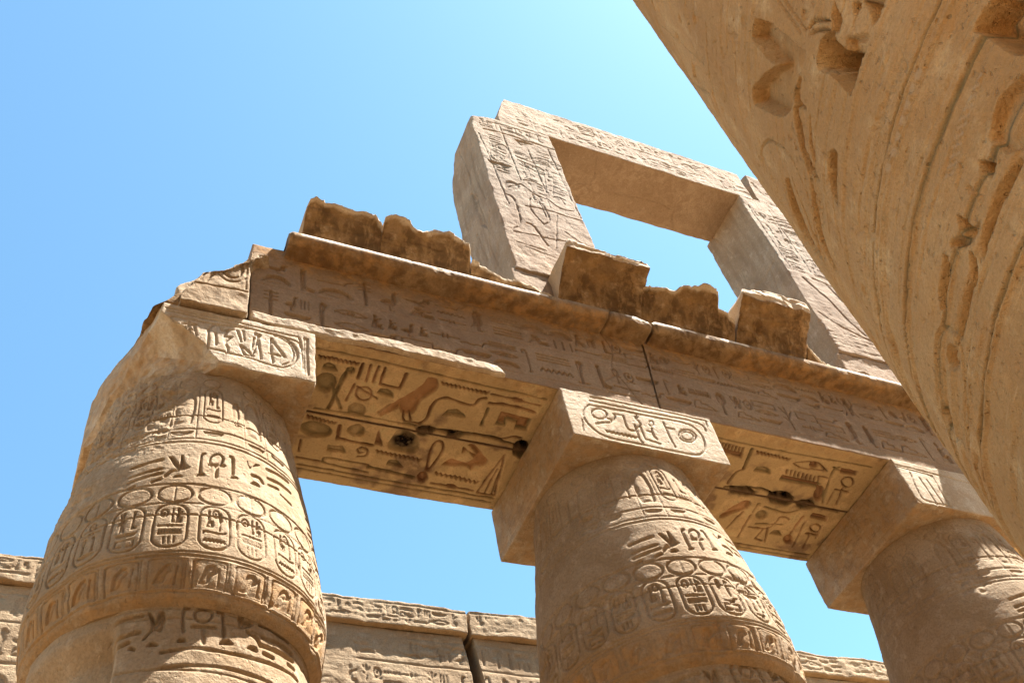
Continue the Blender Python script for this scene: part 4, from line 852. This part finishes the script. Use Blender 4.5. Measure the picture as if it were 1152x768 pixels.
# ------------------------------------------------------------------ architraves
scv = Canvas(1.4, 14.4, 7.6, 10.3, .0105, 81)
scv.C[:] = np.array(PIG['y']); scv.M[:] = .88*sstep(-.35, .1, scv.wear+.4*scv.wig+.25); scv.C *= scv.M[..., None]     # ochre tone: warm bounced light painted over the soffit
scv.rows(TR['soffit'], .07, wk=.85); scv.worn(.15, .55, .5)
scv.H += .014*sstep(.1, .5, scv.wear-.3*scv.wig)+.008*np.clip(fbm(scv.Q, 14, 3, 66), 0, 1)
def soot(U, V): return None
fcv = Canvas(1.5, 14.4, 12.1, 13.8, .0095, 82)
def arch_front():
    r = random.Random(7)
    for z in (13.66, 12.98, 12.27): fcv.line(1.6, z, 14.4, z+.0, .022, .009)
    text_row(fcv, 1.75, 14.3, 13.02, 13.58, .05, r, wk=.7); text_row(fcv, 1.72, 14.3, 12.33, 12.90, .05, r, wk=.7)
    for x0, x1 in ((7.45, 7.68),): pass
    fcv.stroke([(6.93, 13.75), (7.02, 13.3), (6.9, 12.9), (7.05, 12.5), (7.2, 12.1)], .014, .03); fcv.stroke([(6.95, 12.75), (6.6, 12.45), (6.7, 12.3), (7.2, 12.3)], .012, .02)
    fcv.worn(.3, .75, .5)
arch_front()
def ledge(P): return P
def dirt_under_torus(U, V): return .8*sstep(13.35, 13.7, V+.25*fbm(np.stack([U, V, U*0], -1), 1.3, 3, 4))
def ledge_stain(U, V): return .35*sstep(8.05, 7.8, V+.1*fbm(np.stack([U, V, U*0], -1), 2, 3, 6))
def beam_thing(label, lo, hi, seed, cuts, front, tor=None):
    t = thing('architrave_beam', ((lo[0]+hi[0])/2, (lo[1]+hi[1])/2, lo[2]), label, 'architrave', 'stone beams lying on the columns')
    cvd = {'bottom': scv}
    if front: cvd['front'] = fcv
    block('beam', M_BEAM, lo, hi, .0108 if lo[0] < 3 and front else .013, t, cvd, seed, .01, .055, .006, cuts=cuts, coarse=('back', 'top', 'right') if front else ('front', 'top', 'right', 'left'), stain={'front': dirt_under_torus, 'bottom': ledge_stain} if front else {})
    return t
ZB, ZT = 12.10, 13.90
b1 = beam_thing('long shaded carved beam with roll moulding between the leftmost and middle columns', (1.60, F_, ZB), (7.74, 8.92, ZT), 401, [((7.66, 8, 14.0), (1, 0, -.11), .02)], True)
b2 = beam_thing('shaded carved beam with roll moulding between the middle and rightmost columns', (7.50, F_, ZB), (15.9, 8.92, ZT), 402, [((7.70, 8, 14.0), (-1, 0, .11), .02)], True)
b3 = beam_thing('rear painted beam behind the seam over the leftmost opening', (1.2, 8.94, ZB), (7.04, 10.165, ZT-.1), 403, [], False)
b4 = beam_thing('rear painted beam behind the seam over the right opening', (7.08, 8.94, ZB), (15.9, 10.165, ZT-.1), 404, [], False)
def ledge_strip(name, x0, x1, parent, seed):
    block(name, M_ABACUS, (x0, F_-.075, 12.105), (x1, F_+.02, 12.29), .013, parent, {}, seed, .02, .11, .022, coarse=('back',), chip=5.0, cuts=[((x1-.12, F_-.05, 12.28), (.75, -.3, .4), .06)])
ledge_strip('bottom_fillet', 1.62, 5.05, b1, 411)
def torus(x0, x1, parent, seed, step=.014):
    xs = np.arange(x0, x1, step); TR_ = .165; cyt, czt = F_-.175, 13.835
    a = np.radians(np.concatenate([[-52]*6, np.linspace(-52, 140, 40), [140]*5])); pb = Parts()
    py = cyt-TR_*np.cos(a); pzz = czt+TR_*np.sin(a)
    py[:6] = np.linspace(F_+.05, py[6], 7)[:6]; pzz[:6] = np.linspace(13.70, pzz[6], 7)[:6]; py[-5:] = np.linspace(py[-6], F_+.12, 6)[1:]
    A, X = np.meshgrid(a, xs); P = np.stack([X, np.broadcast_to(py, X.shape), np.broadcast_to(pzz, X.shape)], -1).copy()
    n = fbm(P, 2.2, 4, seed)*.008-.05*sstep(.38, .7, fbm(P, 1.3, 4, seed+7))-.012*sstep(.2, .5, fbm(P, 6, 3, seed+9))
    for e, xe in ((1, x0), (-1, x1)): n = n-.03*sstep(.05, 0, e*(X-xe)+.03*fbm(P, 4, 3, seed+2))
    for xj in (6.95,): n = n-.05*sstep(.018, .004, np.abs(X-xj-.04*np.sin(A*1.3)))
    P[..., 1] -= n*np.cos(A); P[..., 2] += n*np.sin(A)
    lit_line = 0
    for a0, a1 in ((2.2, 5.9), (7.25, 7.7), (7.74, 8.5), (9.0, 9.5), (11.3, 13.4)): lit_line = np.maximum(lit_line, sstep(a0-.04, a0+.02, X)*sstep(a1+.04, a1-.02, X))  # sunlit stretches along the roll, painted as pale colour
    lit_line = lit_line*sstep(.0, .08, A+.10*fbm(P, 6, 3, seed+14))*.95
    pb.grid(P, True, np.array(PIG['m'])*lit_line[..., None], lit_line, .75*sstep(.1, -.25, A+.3*fbm(P, 2.5, 3, seed+4))*sstep(-.25, .25, fbm(P, .8, 3, seed+5)+.15))  # weathering stain, plus painted shade on the lower half
    for k in (0, -1):
        ring = P[k]; ce = ring.mean(0)[None]*np.ones_like(ring); pb.grid(np.stack([ring, ce]), k == 0)
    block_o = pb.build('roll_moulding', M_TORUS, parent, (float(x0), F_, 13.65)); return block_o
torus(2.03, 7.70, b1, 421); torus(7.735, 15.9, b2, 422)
frag_cv = Canvas(.4, 1.7, 12.1, 13.9, .012, 83)
frag_cv.stroke(ell(1.33, 12.98, .13, .17), .035, .03); frag_cv.stroke(ell(1.33, 12.98, .2, .27), .02, .02)
for k in range(3): frag_cv.line(.86+.09*k, 12.62, .94+.09*k, 12.85, .03, .025)
frag_cv.stroke([(.6, 12.5), (1.55, 12.55)], .025, .02); frag_cv.line(1.52, 12.6, 1.5, 13.6, .02, .02); frag_cv.stroke([(1.2, 13.3), (1.45, 13.45)], .03, .02)
tag(block('broken_beam_end', M_COLUMN, (.66, F_-.12, 12.10), (1.575, 8.9, 13.72), .0135, None, {'front': frag_cv}, 431, .02, .16, .02,
    cuts=[((.84, 8, 12.4), (-.9, -.1, .3), .12), ((1.08, 8, 12.80), (-.66, .1, .75), .28), ((1.42, 8, 13.52), (-.35, .15, .93), .1)], coarse=('back', 'right')),
    'sunlit broken beam end carved with a ring, above the leftmost column', 'stone block')
tag(block('broken_stone', M_ABACUS, (.75, 8.2, 12.10), (1.56, 9.6, 14.0), .03, None, {}, 432, .05, .3, .03, cuts=[((1.2, 9, 13.65), (-.75, -.1, .7), .1)]),
    'small rounded broken stone behind the sunlit broken beam end', 'stone block')
tag(block('crumbled_stone', M_CORNICE, (.42, F_-.02, 12.10), (1.18, 8.6, 12.47), .016, None, {}, 433, .04, .16, .02, cuts=[((.6, 8, 12.3), (-.7, -.2, .6), .06)]),
    'low crumbled brown stone on top of the leftmost column block', 'stone block')
# ------------------------------------------------------------------ cavetto cornice
CZ0 = 13.92
def cav(z, amp=.95): t = np.clip((z-CZ0)/1.2, 0, 1.1); return F_+.03-amp*t**2.6
def cornice(label, tops, seed, depth=.75, step=.013, fillet=False, slant=0.0, lean=0.0, cat='cornice block', amp=.95):
    tops = np.array(tops); x0, x1 = tops[0, 0], tops[-1, 0]
    xs = np.linspace(x0, x1, max(8, int((x1-x0)/step))); h = np.interp(xs, tops[:, 0], tops[:, 1])
    q = np.stack([xs, xs*0, xs*0], -1); h = h+.035*np.round(2.0*fbm(q, 3, 2, seed))/2.0+.018*np.abs(fbm(q, 8, 2, seed+2))+.006*fbm(q, 26, 2, seed+1)
    nf, nt_, nb = int(1.25/step), 34, 10; pb = Parts()
    s = np.linspace(0, 1, nf)[:, None]; Z = CZ0-.12+(h-CZ0+.12)[None]*s; X = np.broadcast_to(xs, Z.shape)
    Y = cav(Z, amp)
    if fillet: Y = np.where(Z > 14.96, cav(14.96, amp)-.015, Y)
    Fp = np.stack([X, Y, Z], -1)
    n = .05*np.abs(fbm(Fp, 2.6, 4, seed+3))+.016*np.sin(fbm(Fp*np.array([.4, .4, 3.]), 2.0, 2, seed+21)*9)+.05*sstep(.25, .6, fbm(Fp, 1.5, 4, seed+5))+.012*fbm(Fp*np.array([4, 1, .6]), 2.5, 2, seed+8)+.03*np.round(2*fbm(Fp*np.array([1.2, 1, 2.2]), 1.7, 2, seed+31))/2
    ed = np.minimum(X-x0, x1-X); n = n+.012*sstep(.03, 0, ed)+.02*sstep(.035, 0, (h[None]-Z))*(1 if not fillet else .5)
    Fp[..., 1] += n
    top0 = Fp[-1]; tt = np.linspace(0, 1, nt_)[:, None]
    Yb = F_+depth; T = np.stack([np.broadcast_to(xs, (nt_, len(xs))), top0[:, 1][None]+(Yb-top0[:, 1])[None]*tt, np.broadcast_to(h, (nt_, len(xs))).copy()], -1)
    T[..., 2] += slant*tt*depth+(.035*fbm(T, 4.5, 3, seed+6)-.02)*sstep(0, .06, tt)
    B = np.stack([np.broadcast_to(xs, (nb, len(xs))), np.full((nb, len(xs)), Yb), np.linspace(1, 0, nb)[:, None]*(T[-1, :, 2]-CZ0)[None]+CZ0], -1)
    full = np.concatenate([Fp, T[1:], B[1:]], 0)
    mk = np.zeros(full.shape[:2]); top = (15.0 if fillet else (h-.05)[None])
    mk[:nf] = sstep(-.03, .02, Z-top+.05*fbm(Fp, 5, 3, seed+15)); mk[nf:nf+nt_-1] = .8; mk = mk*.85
    mc = np.array([.52, .42, .30])*mk[..., None]  # pale broken top edges, with sunlight painted into the colour
    if lean: full[..., 0] += lean*(full[..., 2]-CZ0)*((full[..., 0]-x0)/(x1-x0))**2
    pb.grid(full, False, mc, mk)
    for k, fl in ((0, True), (-1, False)):      # broken ends, filled from the outline to a back line
        ring = full[:, k]; m = 14; w = np.linspace(0, 1, m)[:, None, None]
        ins = np.stack([ring[:, 0], np.full(len(ring), F_+depth*.6), np.clip(ring[:, 2], CZ0, CZ0+(ring[:, 2].max()-CZ0)*.55)], -1)
        E = ring[None]*(1-w)+ins[None]*w
        E[..., 0] += (1 if k == 0 else -1)*(.03*(1+fbm(E, 3, 3, seed+11)))*np.sin(pi*np.minimum(w[..., 0]*1.2, 1)*.5)
        pb.grid(E, not fl, np.ones(E.shape)*np.array([.42, .30, .19])*.75, np.full(E.shape[:2], .75))
    return tag(pb.build('cornice_block', M_CORNICE, None, (float((x0+x1)/2), F_, CZ0-.1)), label, cat, 'broken cornice blocks above the roll moulding')
cornice('leftmost upright broken cornice block with flat top above the roll moulding', [(2.28,14.72),(2.31,14.8),(2.64,14.82),(2.97,14.81),(3.28,14.83),(3.37,14.80),(3.425,14.76)], 501)
cornice('jagged broken cornice block with two lit peaks, second from the left', [(3.43,14.82),(3.57,14.86),(3.82,14.82),(3.95,14.785),(4.02,14.77),(4.09,14.81),(4.42,14.82),(4.77,14.78),(4.85,14.62)], 502)
cornice('low cornice stump falling to the right below the left window pillar', [(4.86,14.62),(5.28,14.55),(5.74,14.47),(6.09,14.43),(6.3,14.38)], 503)
cornice('tall cornice block with complete flaring curve, before the left window pillar', [(6.34,15.08),(6.40,15.18),(6.7,15.17),(7.05,15.13),(7.5,15.14),(7.79,15.12)], 504, fillet=True, depth=.7, lean=.06)
cornice('low broken cornice block in the middle of the window opening', [(7.81,14.8),(7.98,14.82),(8.4,14.83),(8.54,14.90),(8.95,14.96),(9.2,14.94),(9.27,14.79),(9.47,14.75),(9.64,14.72)], 505)
cornice('tall flaring cornice block at the foot of the right window pillar', [(9.68,15.06),(9.74,15.18),(10.2,15.28),(10.7,15.30),(11.08,15.30),(11.12,15.2)], 506, fillet=True, depth=.7)
cornice('collapsed cornice stump sloping down beside the near column', [(11.14,14.66),(11.26,14.54),(11.63,14.4),(11.9,14.33),(12.35,14.15)], 507, slant=.5)
cornice('unseen cornice block, overhang enlarged to shade the rightmost column block', [(14.0, 15.1), (15.0, 15.14), (15.9, 15.1)], 508, fillet=True, depth=.7, step=.03, amp=1.42)  # out of sight; overhang enlarged to throw shade on the rightmost abacus
tag(block('rubble_stone', M_CLER, (12.42, F_-.02, 13.93), (13.3, 8.6, 14.62), .02, None, {}, 511, .04, .2, .03, cuts=[((12.9, F_, 14.45), (.1, -.6, .8), .06)]), 'pale loose stone lying on the beam at the edge of the near column', 'stone block')
# ------------------------------------------------------------------ clerestory window
PF = F_+.05
pcv = Canvas(5.7, 7.65, 15.1, 20.8, .0135, 91); pcv.rows(TR['pil'], .022, wk=.7) 
def pil_text(cv, x0, x1, seed):
    r = random.Random(seed)
    for i in range(3):
        xa = x0+.12+(x1-x0-.2)*i/3; cv.line(xa, 17.9, xa, 20.4, .025, .018)
        for k in range(5): text_row(cv, xa+.06, xa+.55, 20.25-.5*(k+1), 20.2-.5*k, .018, r)
rr = random.Random(5)
for i, (xa, n) in enumerate(((6.0, 3), (6.55, 5), (7.05, 4))):
    for k in range(n): text_row(pcv, xa, xa+.42, 19.55-.42*k-.36, 19.55-.42*k, .014, rr)
text_row(pcv, 5.95, 7.4, 20.25, 20.58, .014, rr); pcv.worn(.1, .5, .6)
pl_side = Canvas(7.7, 9.1, 15.1, 20.8, .02, 94)
for q in ([(8.5, 20.3), (8.35, 19.2), (8.45, 18.1), (8.3, 17.2)], [(8.1, 19.6), (8.15, 18.6), (8.0, 17.6)], [(8.0, 17.3), (8.3, 16.6), (8.15, 15.6)], [(8.6, 17.4), (8.5, 16.4)]): pl_side.stroke(q, .03, .022)
pl_side.poly([(8.3, 18.2), (8.45, 18.6), (8.4, 17.4), (8.2, 16.9)], .05)
cat_pil = 'pillars of the high window'
p1 = block('window_pillar', M_CLER, (5.78, PF, 15.15), (7.56, 9.12, 20.72), .0145, None, {'front': pcv, 'left': pl_side}, 601, .012, .08, .014,
      cuts=[((5.78, 8.92, 20.0), (-.62, .62, .3), .16), ((5.78, 8.86, 16.6), (-.75, .62, -.15), .14), ((6.2, 8.3, 20.72), (-.35, .0, .94), .03)], coarse=('back', 'top', 'right'), chip=2.6)
tag(p1, 'left carved window pillar with ragged left side, lit on its face', 'pillar', cat_pil)
rcv = Canvas(12.1, 14.4, 15.1, 20.8, .015, 92); pil_text(rcv, 12.3, 14.2, 13); rb = random.Random(3)
rcv.stroke([(12.6, 17.6), (12.9, 17.0), (13.1, 16.3), (13.3, 15.9)], .05, .03); rcv.stroke([(13.2, 17.6), (13.4, 16.8), (13.7, 16.2)], .05, .03); rcv.stroke([(12.9, 17.7), (13.5, 17.5), (14, 17.2)], .04, .03); rcv.stroke([(12.4, 16.4), (12.8, 16.0), (13.5, 15.7)], .04, .025)
for k in range(5): rcv.line(12.3, 15.3+k*.12, 14.2, 15.28+k*.12, .02, .008)
rcv.worn(.1, .5, .6)
in_side = Canvas(7.7, 9.3, 15.1, 20.8, .02, 95)
for q in ([(7.8, 18.3), (8.4, 18.25), (9.1, 18.4)], [(8.9, 20.7), (8.7, 19.6), (8.8, 18.6)], [(8.1, 18.2), (8.25, 17.2), (8.15, 16.2)]): in_side.stroke(q, .022, .02)
lint_b = Canvas(6.4, 12.8, 7.6, 9.2, .02, 96); lint_b.stroke(ell(8.75, 8.75, .2, .16), .03, .02)
for q in ([(8.7, 7.8), (8.9, 8.4), (8.8, 9.0)], [(11.1, 7.8), (11.0, 8.5), (11.3, 9.1)], [(9.4, 8.6), (10.4, 8.5), (11.0, 8.55)]): lint_b.stroke(q, .02, .018)
p2 = block('window_pillar', M_CLER, (12.28, PF, 15.15), (14.2, 9.2, 20.78), .017, None, {'front': rcv, 'left': in_side}, 602, .012, .12, .014, coarse=('back', 'top', 'right'), chip=2.2)
tag(p2, 'right carved window pillar standing beside the near column', 'pillar', cat_pil)
lcv = Canvas(6.3, 15.3, 20.6, 22.4, .017, 93); rl = random.Random(21)
text_row(lcv, 6.9, 12.6, 21.35, 21.85, .012, rl, wk=.8); text_row(lcv, 6.9, 12.6, 20.88, 21.28, .012, rl, wk=.8); text_row(lcv, 12.95, 15, 21.2, 21.9, .014, rl); lcv.worn(.0, .4, .8)
tag(block('window_lintel', M_CLER, (6.45, PF+.004, 20.735), (12.70, 9.07, 22.0), .0165, None, {'front': lcv, 'bottom': lint_b}, 611, .015, .12, .014, cuts=[((6.6, 8, 21.5), (-.93, 0, .3), .06), ((9, 8, 22.0), (.035, 0, 1), .05)], coarse=('back', 'top', 'right'), chip=1.2),
    'long pale lintel stone lying across both window pillars', 'lintel', 'lintel stones of the high window')
tag(block('window_lintel', M_CLER, (12.78, PF+.03, 20.80), (16.2, 9.1, 22.15), .02, None, {'front': lcv}, 612, .03, .16, .014, cuts=[((12.93, 8, 21.5), (-1, -.25, .12), .06)], coarse=('back', 'top', 'right')),
    'next lintel stone right of the open joint, above the right window pillar', 'lintel', 'lintel stones of the high window')
tag(block('sill_block', M_CLER, (5.72, PF+.03, 13.93), (8.2, 9.3, 15.14), .022, None, {}, 621, .02, .12, .012), 'plain stone under the left window pillar, behind the cornice', 'stone block')
tag(block('sill_block', M_CLER, (8.22, PF+.05, 13.93), (12.2, 9.3, 14.6), .04, None, {}, 622, .02, .12, .012), 'long low stone between the feet of the window pillars', 'stone block')
tag(block('sill_block', M_CLER, (12.22, PF+.03, 13.93), (16.2, 9.3, 15.14), .022, None, {}, 623, .02, .16, .02), 'plain stone under the right window pillar', 'stone block')
# ------------------------------------------------------------------ far wall
WY = 15.44
def wall_section(label, x0, x1, seed, cuts_up, cuts_lo, step):
    t = thing('ruined_wall', ((x0+x1)/2, WY+1, 0), label, 'wall', 'sections of the far ruined wall')
    cv = Canvas(x0, x1, 11.2, 14.7, step, seed); r = random.Random(seed)
    text_row(cv, x0+.1, x1-.1, 14.02, 14.42, .024, r, wk=.8); cv.line(x0, 14.47, x1, 14.44, .03, .02)
    text_row(cv, x0+.1, x1-.1, 13.3, 13.72, .026, r, wk=.8); cv.line(x0, 13.2, x1, 13.2, .03, .02); cv.line(x0, 13.78, x1, 13.78, .03, .02); text_row(cv, x0+.1, x1-.1, 12.55, 13.1, .026, r, wk=.8); cv.line(x0, 12.42, x1, 12.42, .04, .02); text_row(cv, x0+.1, x1-.1, 11.7, 12.3, .024, r, wk=.8)
    cv.worn(.05, .45, .8)
    block('upper_course', M_WALL, (x0, WY-.13, 13.96), (x1, WY+2, 14.52), step, t, {'front': cv}, seed+1, .015, .14, .02, cuts=cuts_up, coarse=('back', 'top', 'right', 'left'), chip=1.6)
    block('wall_body', M_WALL, (x0, WY, 11.2), (x1, WY+2, 13.95), step, t, {'front': cv}, seed+2, .015, .06, .014, cuts=cuts_lo, coarse=('back', 'top', 'right', 'left', 'bottom'), chip=1.6)
    block('wall_foot', M_WALL, (x0, WY, -.1), (x1, WY+2, 11.19), .3, t, {}, seed+3, .02, .05, .01)
    return t
wall_section('far wall section left of the open vertical crack, partly behind the leftmost column', -5.5, 7.76, 701, [((-2, WY, 14.50), (-.02, -.1, 1), .07)], [((7.65, WY, 13.6), (1, 0, .11), .03)], .02)
wall_section('far wall section right of the open vertical crack, behind the middle column', 7.80, 24.0, 721, [((9, WY, 14.58), (0, -.1, 1), .09)], [((7.9, WY, 13.6), (-1, 0, -.11), .03)], .022)
# ------------------------------------------------------------------ huge near column
def near_column():
    cx, cy, R = 3.66, 0.05, 1.8
    t = thing('great_column', (cx, cy, 0), 'huge shaded column close by, deeply carved with rings, signs and a square hole', 'column')
    # arc length s = R*(pi - angle); canvas over s and height
    s0, s1, z0, z1, st = -.3, 3.45, 2.5, 8.5, .0056
    cv = Canvas(s0, s1, z0, z1, st, 31); cv.rows([q for q in TR['near'] if q[2] < 3], .016, wk=.55); cv.rows([q for q in TR['near'] if q[2] >= 3], .017, wk=.9)
    for z, w, d in ((4.155, .02, .010), (4.10, .012, .007), (4.03, .016, .008), (3.93, .02, .010), (3.88, .012, .007), (3.70, .02, .011), (3.66, .012, .006), (3.56, .012, .007), (3.47, .02, .010), (3.30, .014, .008), (4.33, .01, .004), (3.05, .018, .01), (2.9, .018, .01)):
        cv.stroke([(s0, z), (1.4, z+.012), (2.4, z-.006), (s1, z+.004)], w*.5, d*1.7, 'g' if d > .008 else '')
    r = random.Random(9)
    for za, zb, d in ((4.03, 4.10, .010), (3.885, 3.93, .013), (3.665, 3.70, .012), (3.56, 3.62, .008), (3.30, 3.46, .011), (2.92, 3.04, .010), (4.34, 4.40, .006)):   # sunk bands between the rings
        vv = cv.v0+np.arange(cv.nv)*st; wv = vv[:, None]+.006*cv.wig+.004*cv.wear
        cv.H = np.maximum(cv.H, d*(1-.5*sstep(.1, .5, cv.wear))*sstep(za-.004, za+.003, wv)*sstep(zb+.004, zb-.003, wv))
    
    for k in range(70):
        z = r.uniform(2.7, 5.6); a = r.uniform(s0, s1-.6); L = r.uniform(.3, 1.8)
        cv.stroke([(a, z), (a+L*.5, z+r.uniform(-.006, .006)), (a+L, z)], r.uniform(.005, .009), r.uniform(.004, .010))
    for k in range(420):
        u, v = r.uniform(s0, s1), r.uniform(z0, z1); a = r.choice([r.gauss(1.2, .25), r.gauss(.1, .2), r.uniform(0, pi)]); L = r.uniform(.015, .09)
        cv.stroke([(u, v), (u+L*cos(a), v+L*sin(a)*1.3)], r.uniform(.006, .012), r.uniform(.003, .009))
    for k in range(160):
        u, v, w = r.uniform(s0, s1), r.uniform(z0, z1), r.uniform(.01, .035)
        cv.poly([(u+w*r.uniform(.5, 1.2)*cos(t), v+1.3*w*r.uniform(.5, 1.2)*sin(t)) for t in (0, 1, 2, 3, 4, 5)], r.uniform(.004, .014), '', .2)
    for k in range(14):
        u, v = r.uniform(.8, s1-.3), r.uniform(2.8, 6); L = r.uniform(.15, .4)
        cv.stroke([(u+L*i/6, v+(.03 if i % 2 else -.03)+r.uniform(-.01, .01)) for i in range(7)], .008, .005)
    sa = np.arange(s0, s1, st); sb = np.linspace(s1, s0+2*pi*R, 90)[:-1]; s = np.concatenate([sa, sb]); th = pi-s/R
    z = np.concatenate([np.linspace(.4, 2.4, 30)[:-1], np.arange(z0, z1, st), np.linspace(z1, 15.6, 50)])
    U, V = np.meshgrid(s, z); T = np.broadcast_to(th, U.shape)
    P = np.stack([cx+R*np.cos(T), cy+R*np.sin(T), V], -1)
    inn = ((U >= s0) & (U <= s1) & (V >= z0) & (V <= z1))
    H = np.where(inn, cv.sample(cv.H, U, V), 0)
    n = -H+.008*fbm(P, 2.2, 4, 6)+.005*fbm(P, 14, 4, 8, .65)-.022*sstep(.36, .62, fbm(P, 1.3, 4, 12))*(.7+.9*fbm(P, 9, 3, 13))-.006*sstep(.15, .5, fbm(P*np.array([1, 1, 3.2]), 5, 3, 15))
    Rr = R*np.interp(V, [.4, 1.2, 2.2, 15.6], [.86, .98, 1.0, .99])+n
    P = np.stack([cx+Rr*np.cos(T), cy+Rr*np.sin(T), V], -1)
    C = np.where(inn[..., None], cv.sample(cv.C, U, V), 0); M = np.where(inn, cv.sample(cv.M, U, V), 0)
    ST = .5*np.clip(H/.06, 0, 1)*0
    pb = Parts(); pb.grid(P, True, C, M, None, True); pb.build('shaft', M_NEAR, t, (cx, cy, .4))
    pb = Parts(); zz = np.array([15.55, 15.8, 16.4, 17.2, 17.9, 18.3, 18.6, 18.7, 18.72]); rz = np.array([1.76, 1.8, 1.9, 2.15, 2.6, 3.05, 3.35, 3.3, .1])
    lathe_grid(pb, cx, cy, np.radians(np.arange(-180, 180, 3)), zz, lambda V: np.interp(V, zz, rz), None, 33, .02, None, None, True); pb.build('capital', M_NEAR, t, (cx, cy, 15.5))
    pb = Parts(); z3 = np.array([-.05, 0, .3, .38, .41, .42]); r3 = np.array([2.2, 2.2, 2.2, 2.12, 1.6, .02])
    lathe_grid(pb, cx, cy, np.radians(np.arange(-180, 180, 4)), z3, lambda V: np.interp(V, z3, r3), None, 34, .015, None, None, True); pb.build('base', M_NEAR, t, (cx, cy, 0))
    return t
near = near_column()
def copy_thing(src, loc, label, group):
    r = src.copy(); COL.objects.link(r); r.location = loc; tag(r, label, src['category'], group)
    for ch in src.children:
        c = ch.copy(); COL.objects.link(c); c.parent = r
# the rest of the nave around the viewer: it shades the paving and closes off the sky as the real hall does
near['group'] = 'great columns of the nave'
for i, (x, y) in enumerate(((11.1, .05), (18.5, .05), (-3.8, -.1), (-11.2, -.1), (3.66, -8.4), (11.1, -8.4), (-3.8, -8.4))):
    copy_thing(near, (x, y, 0), 'great nave column outside the picture', 'great columns of the nave')
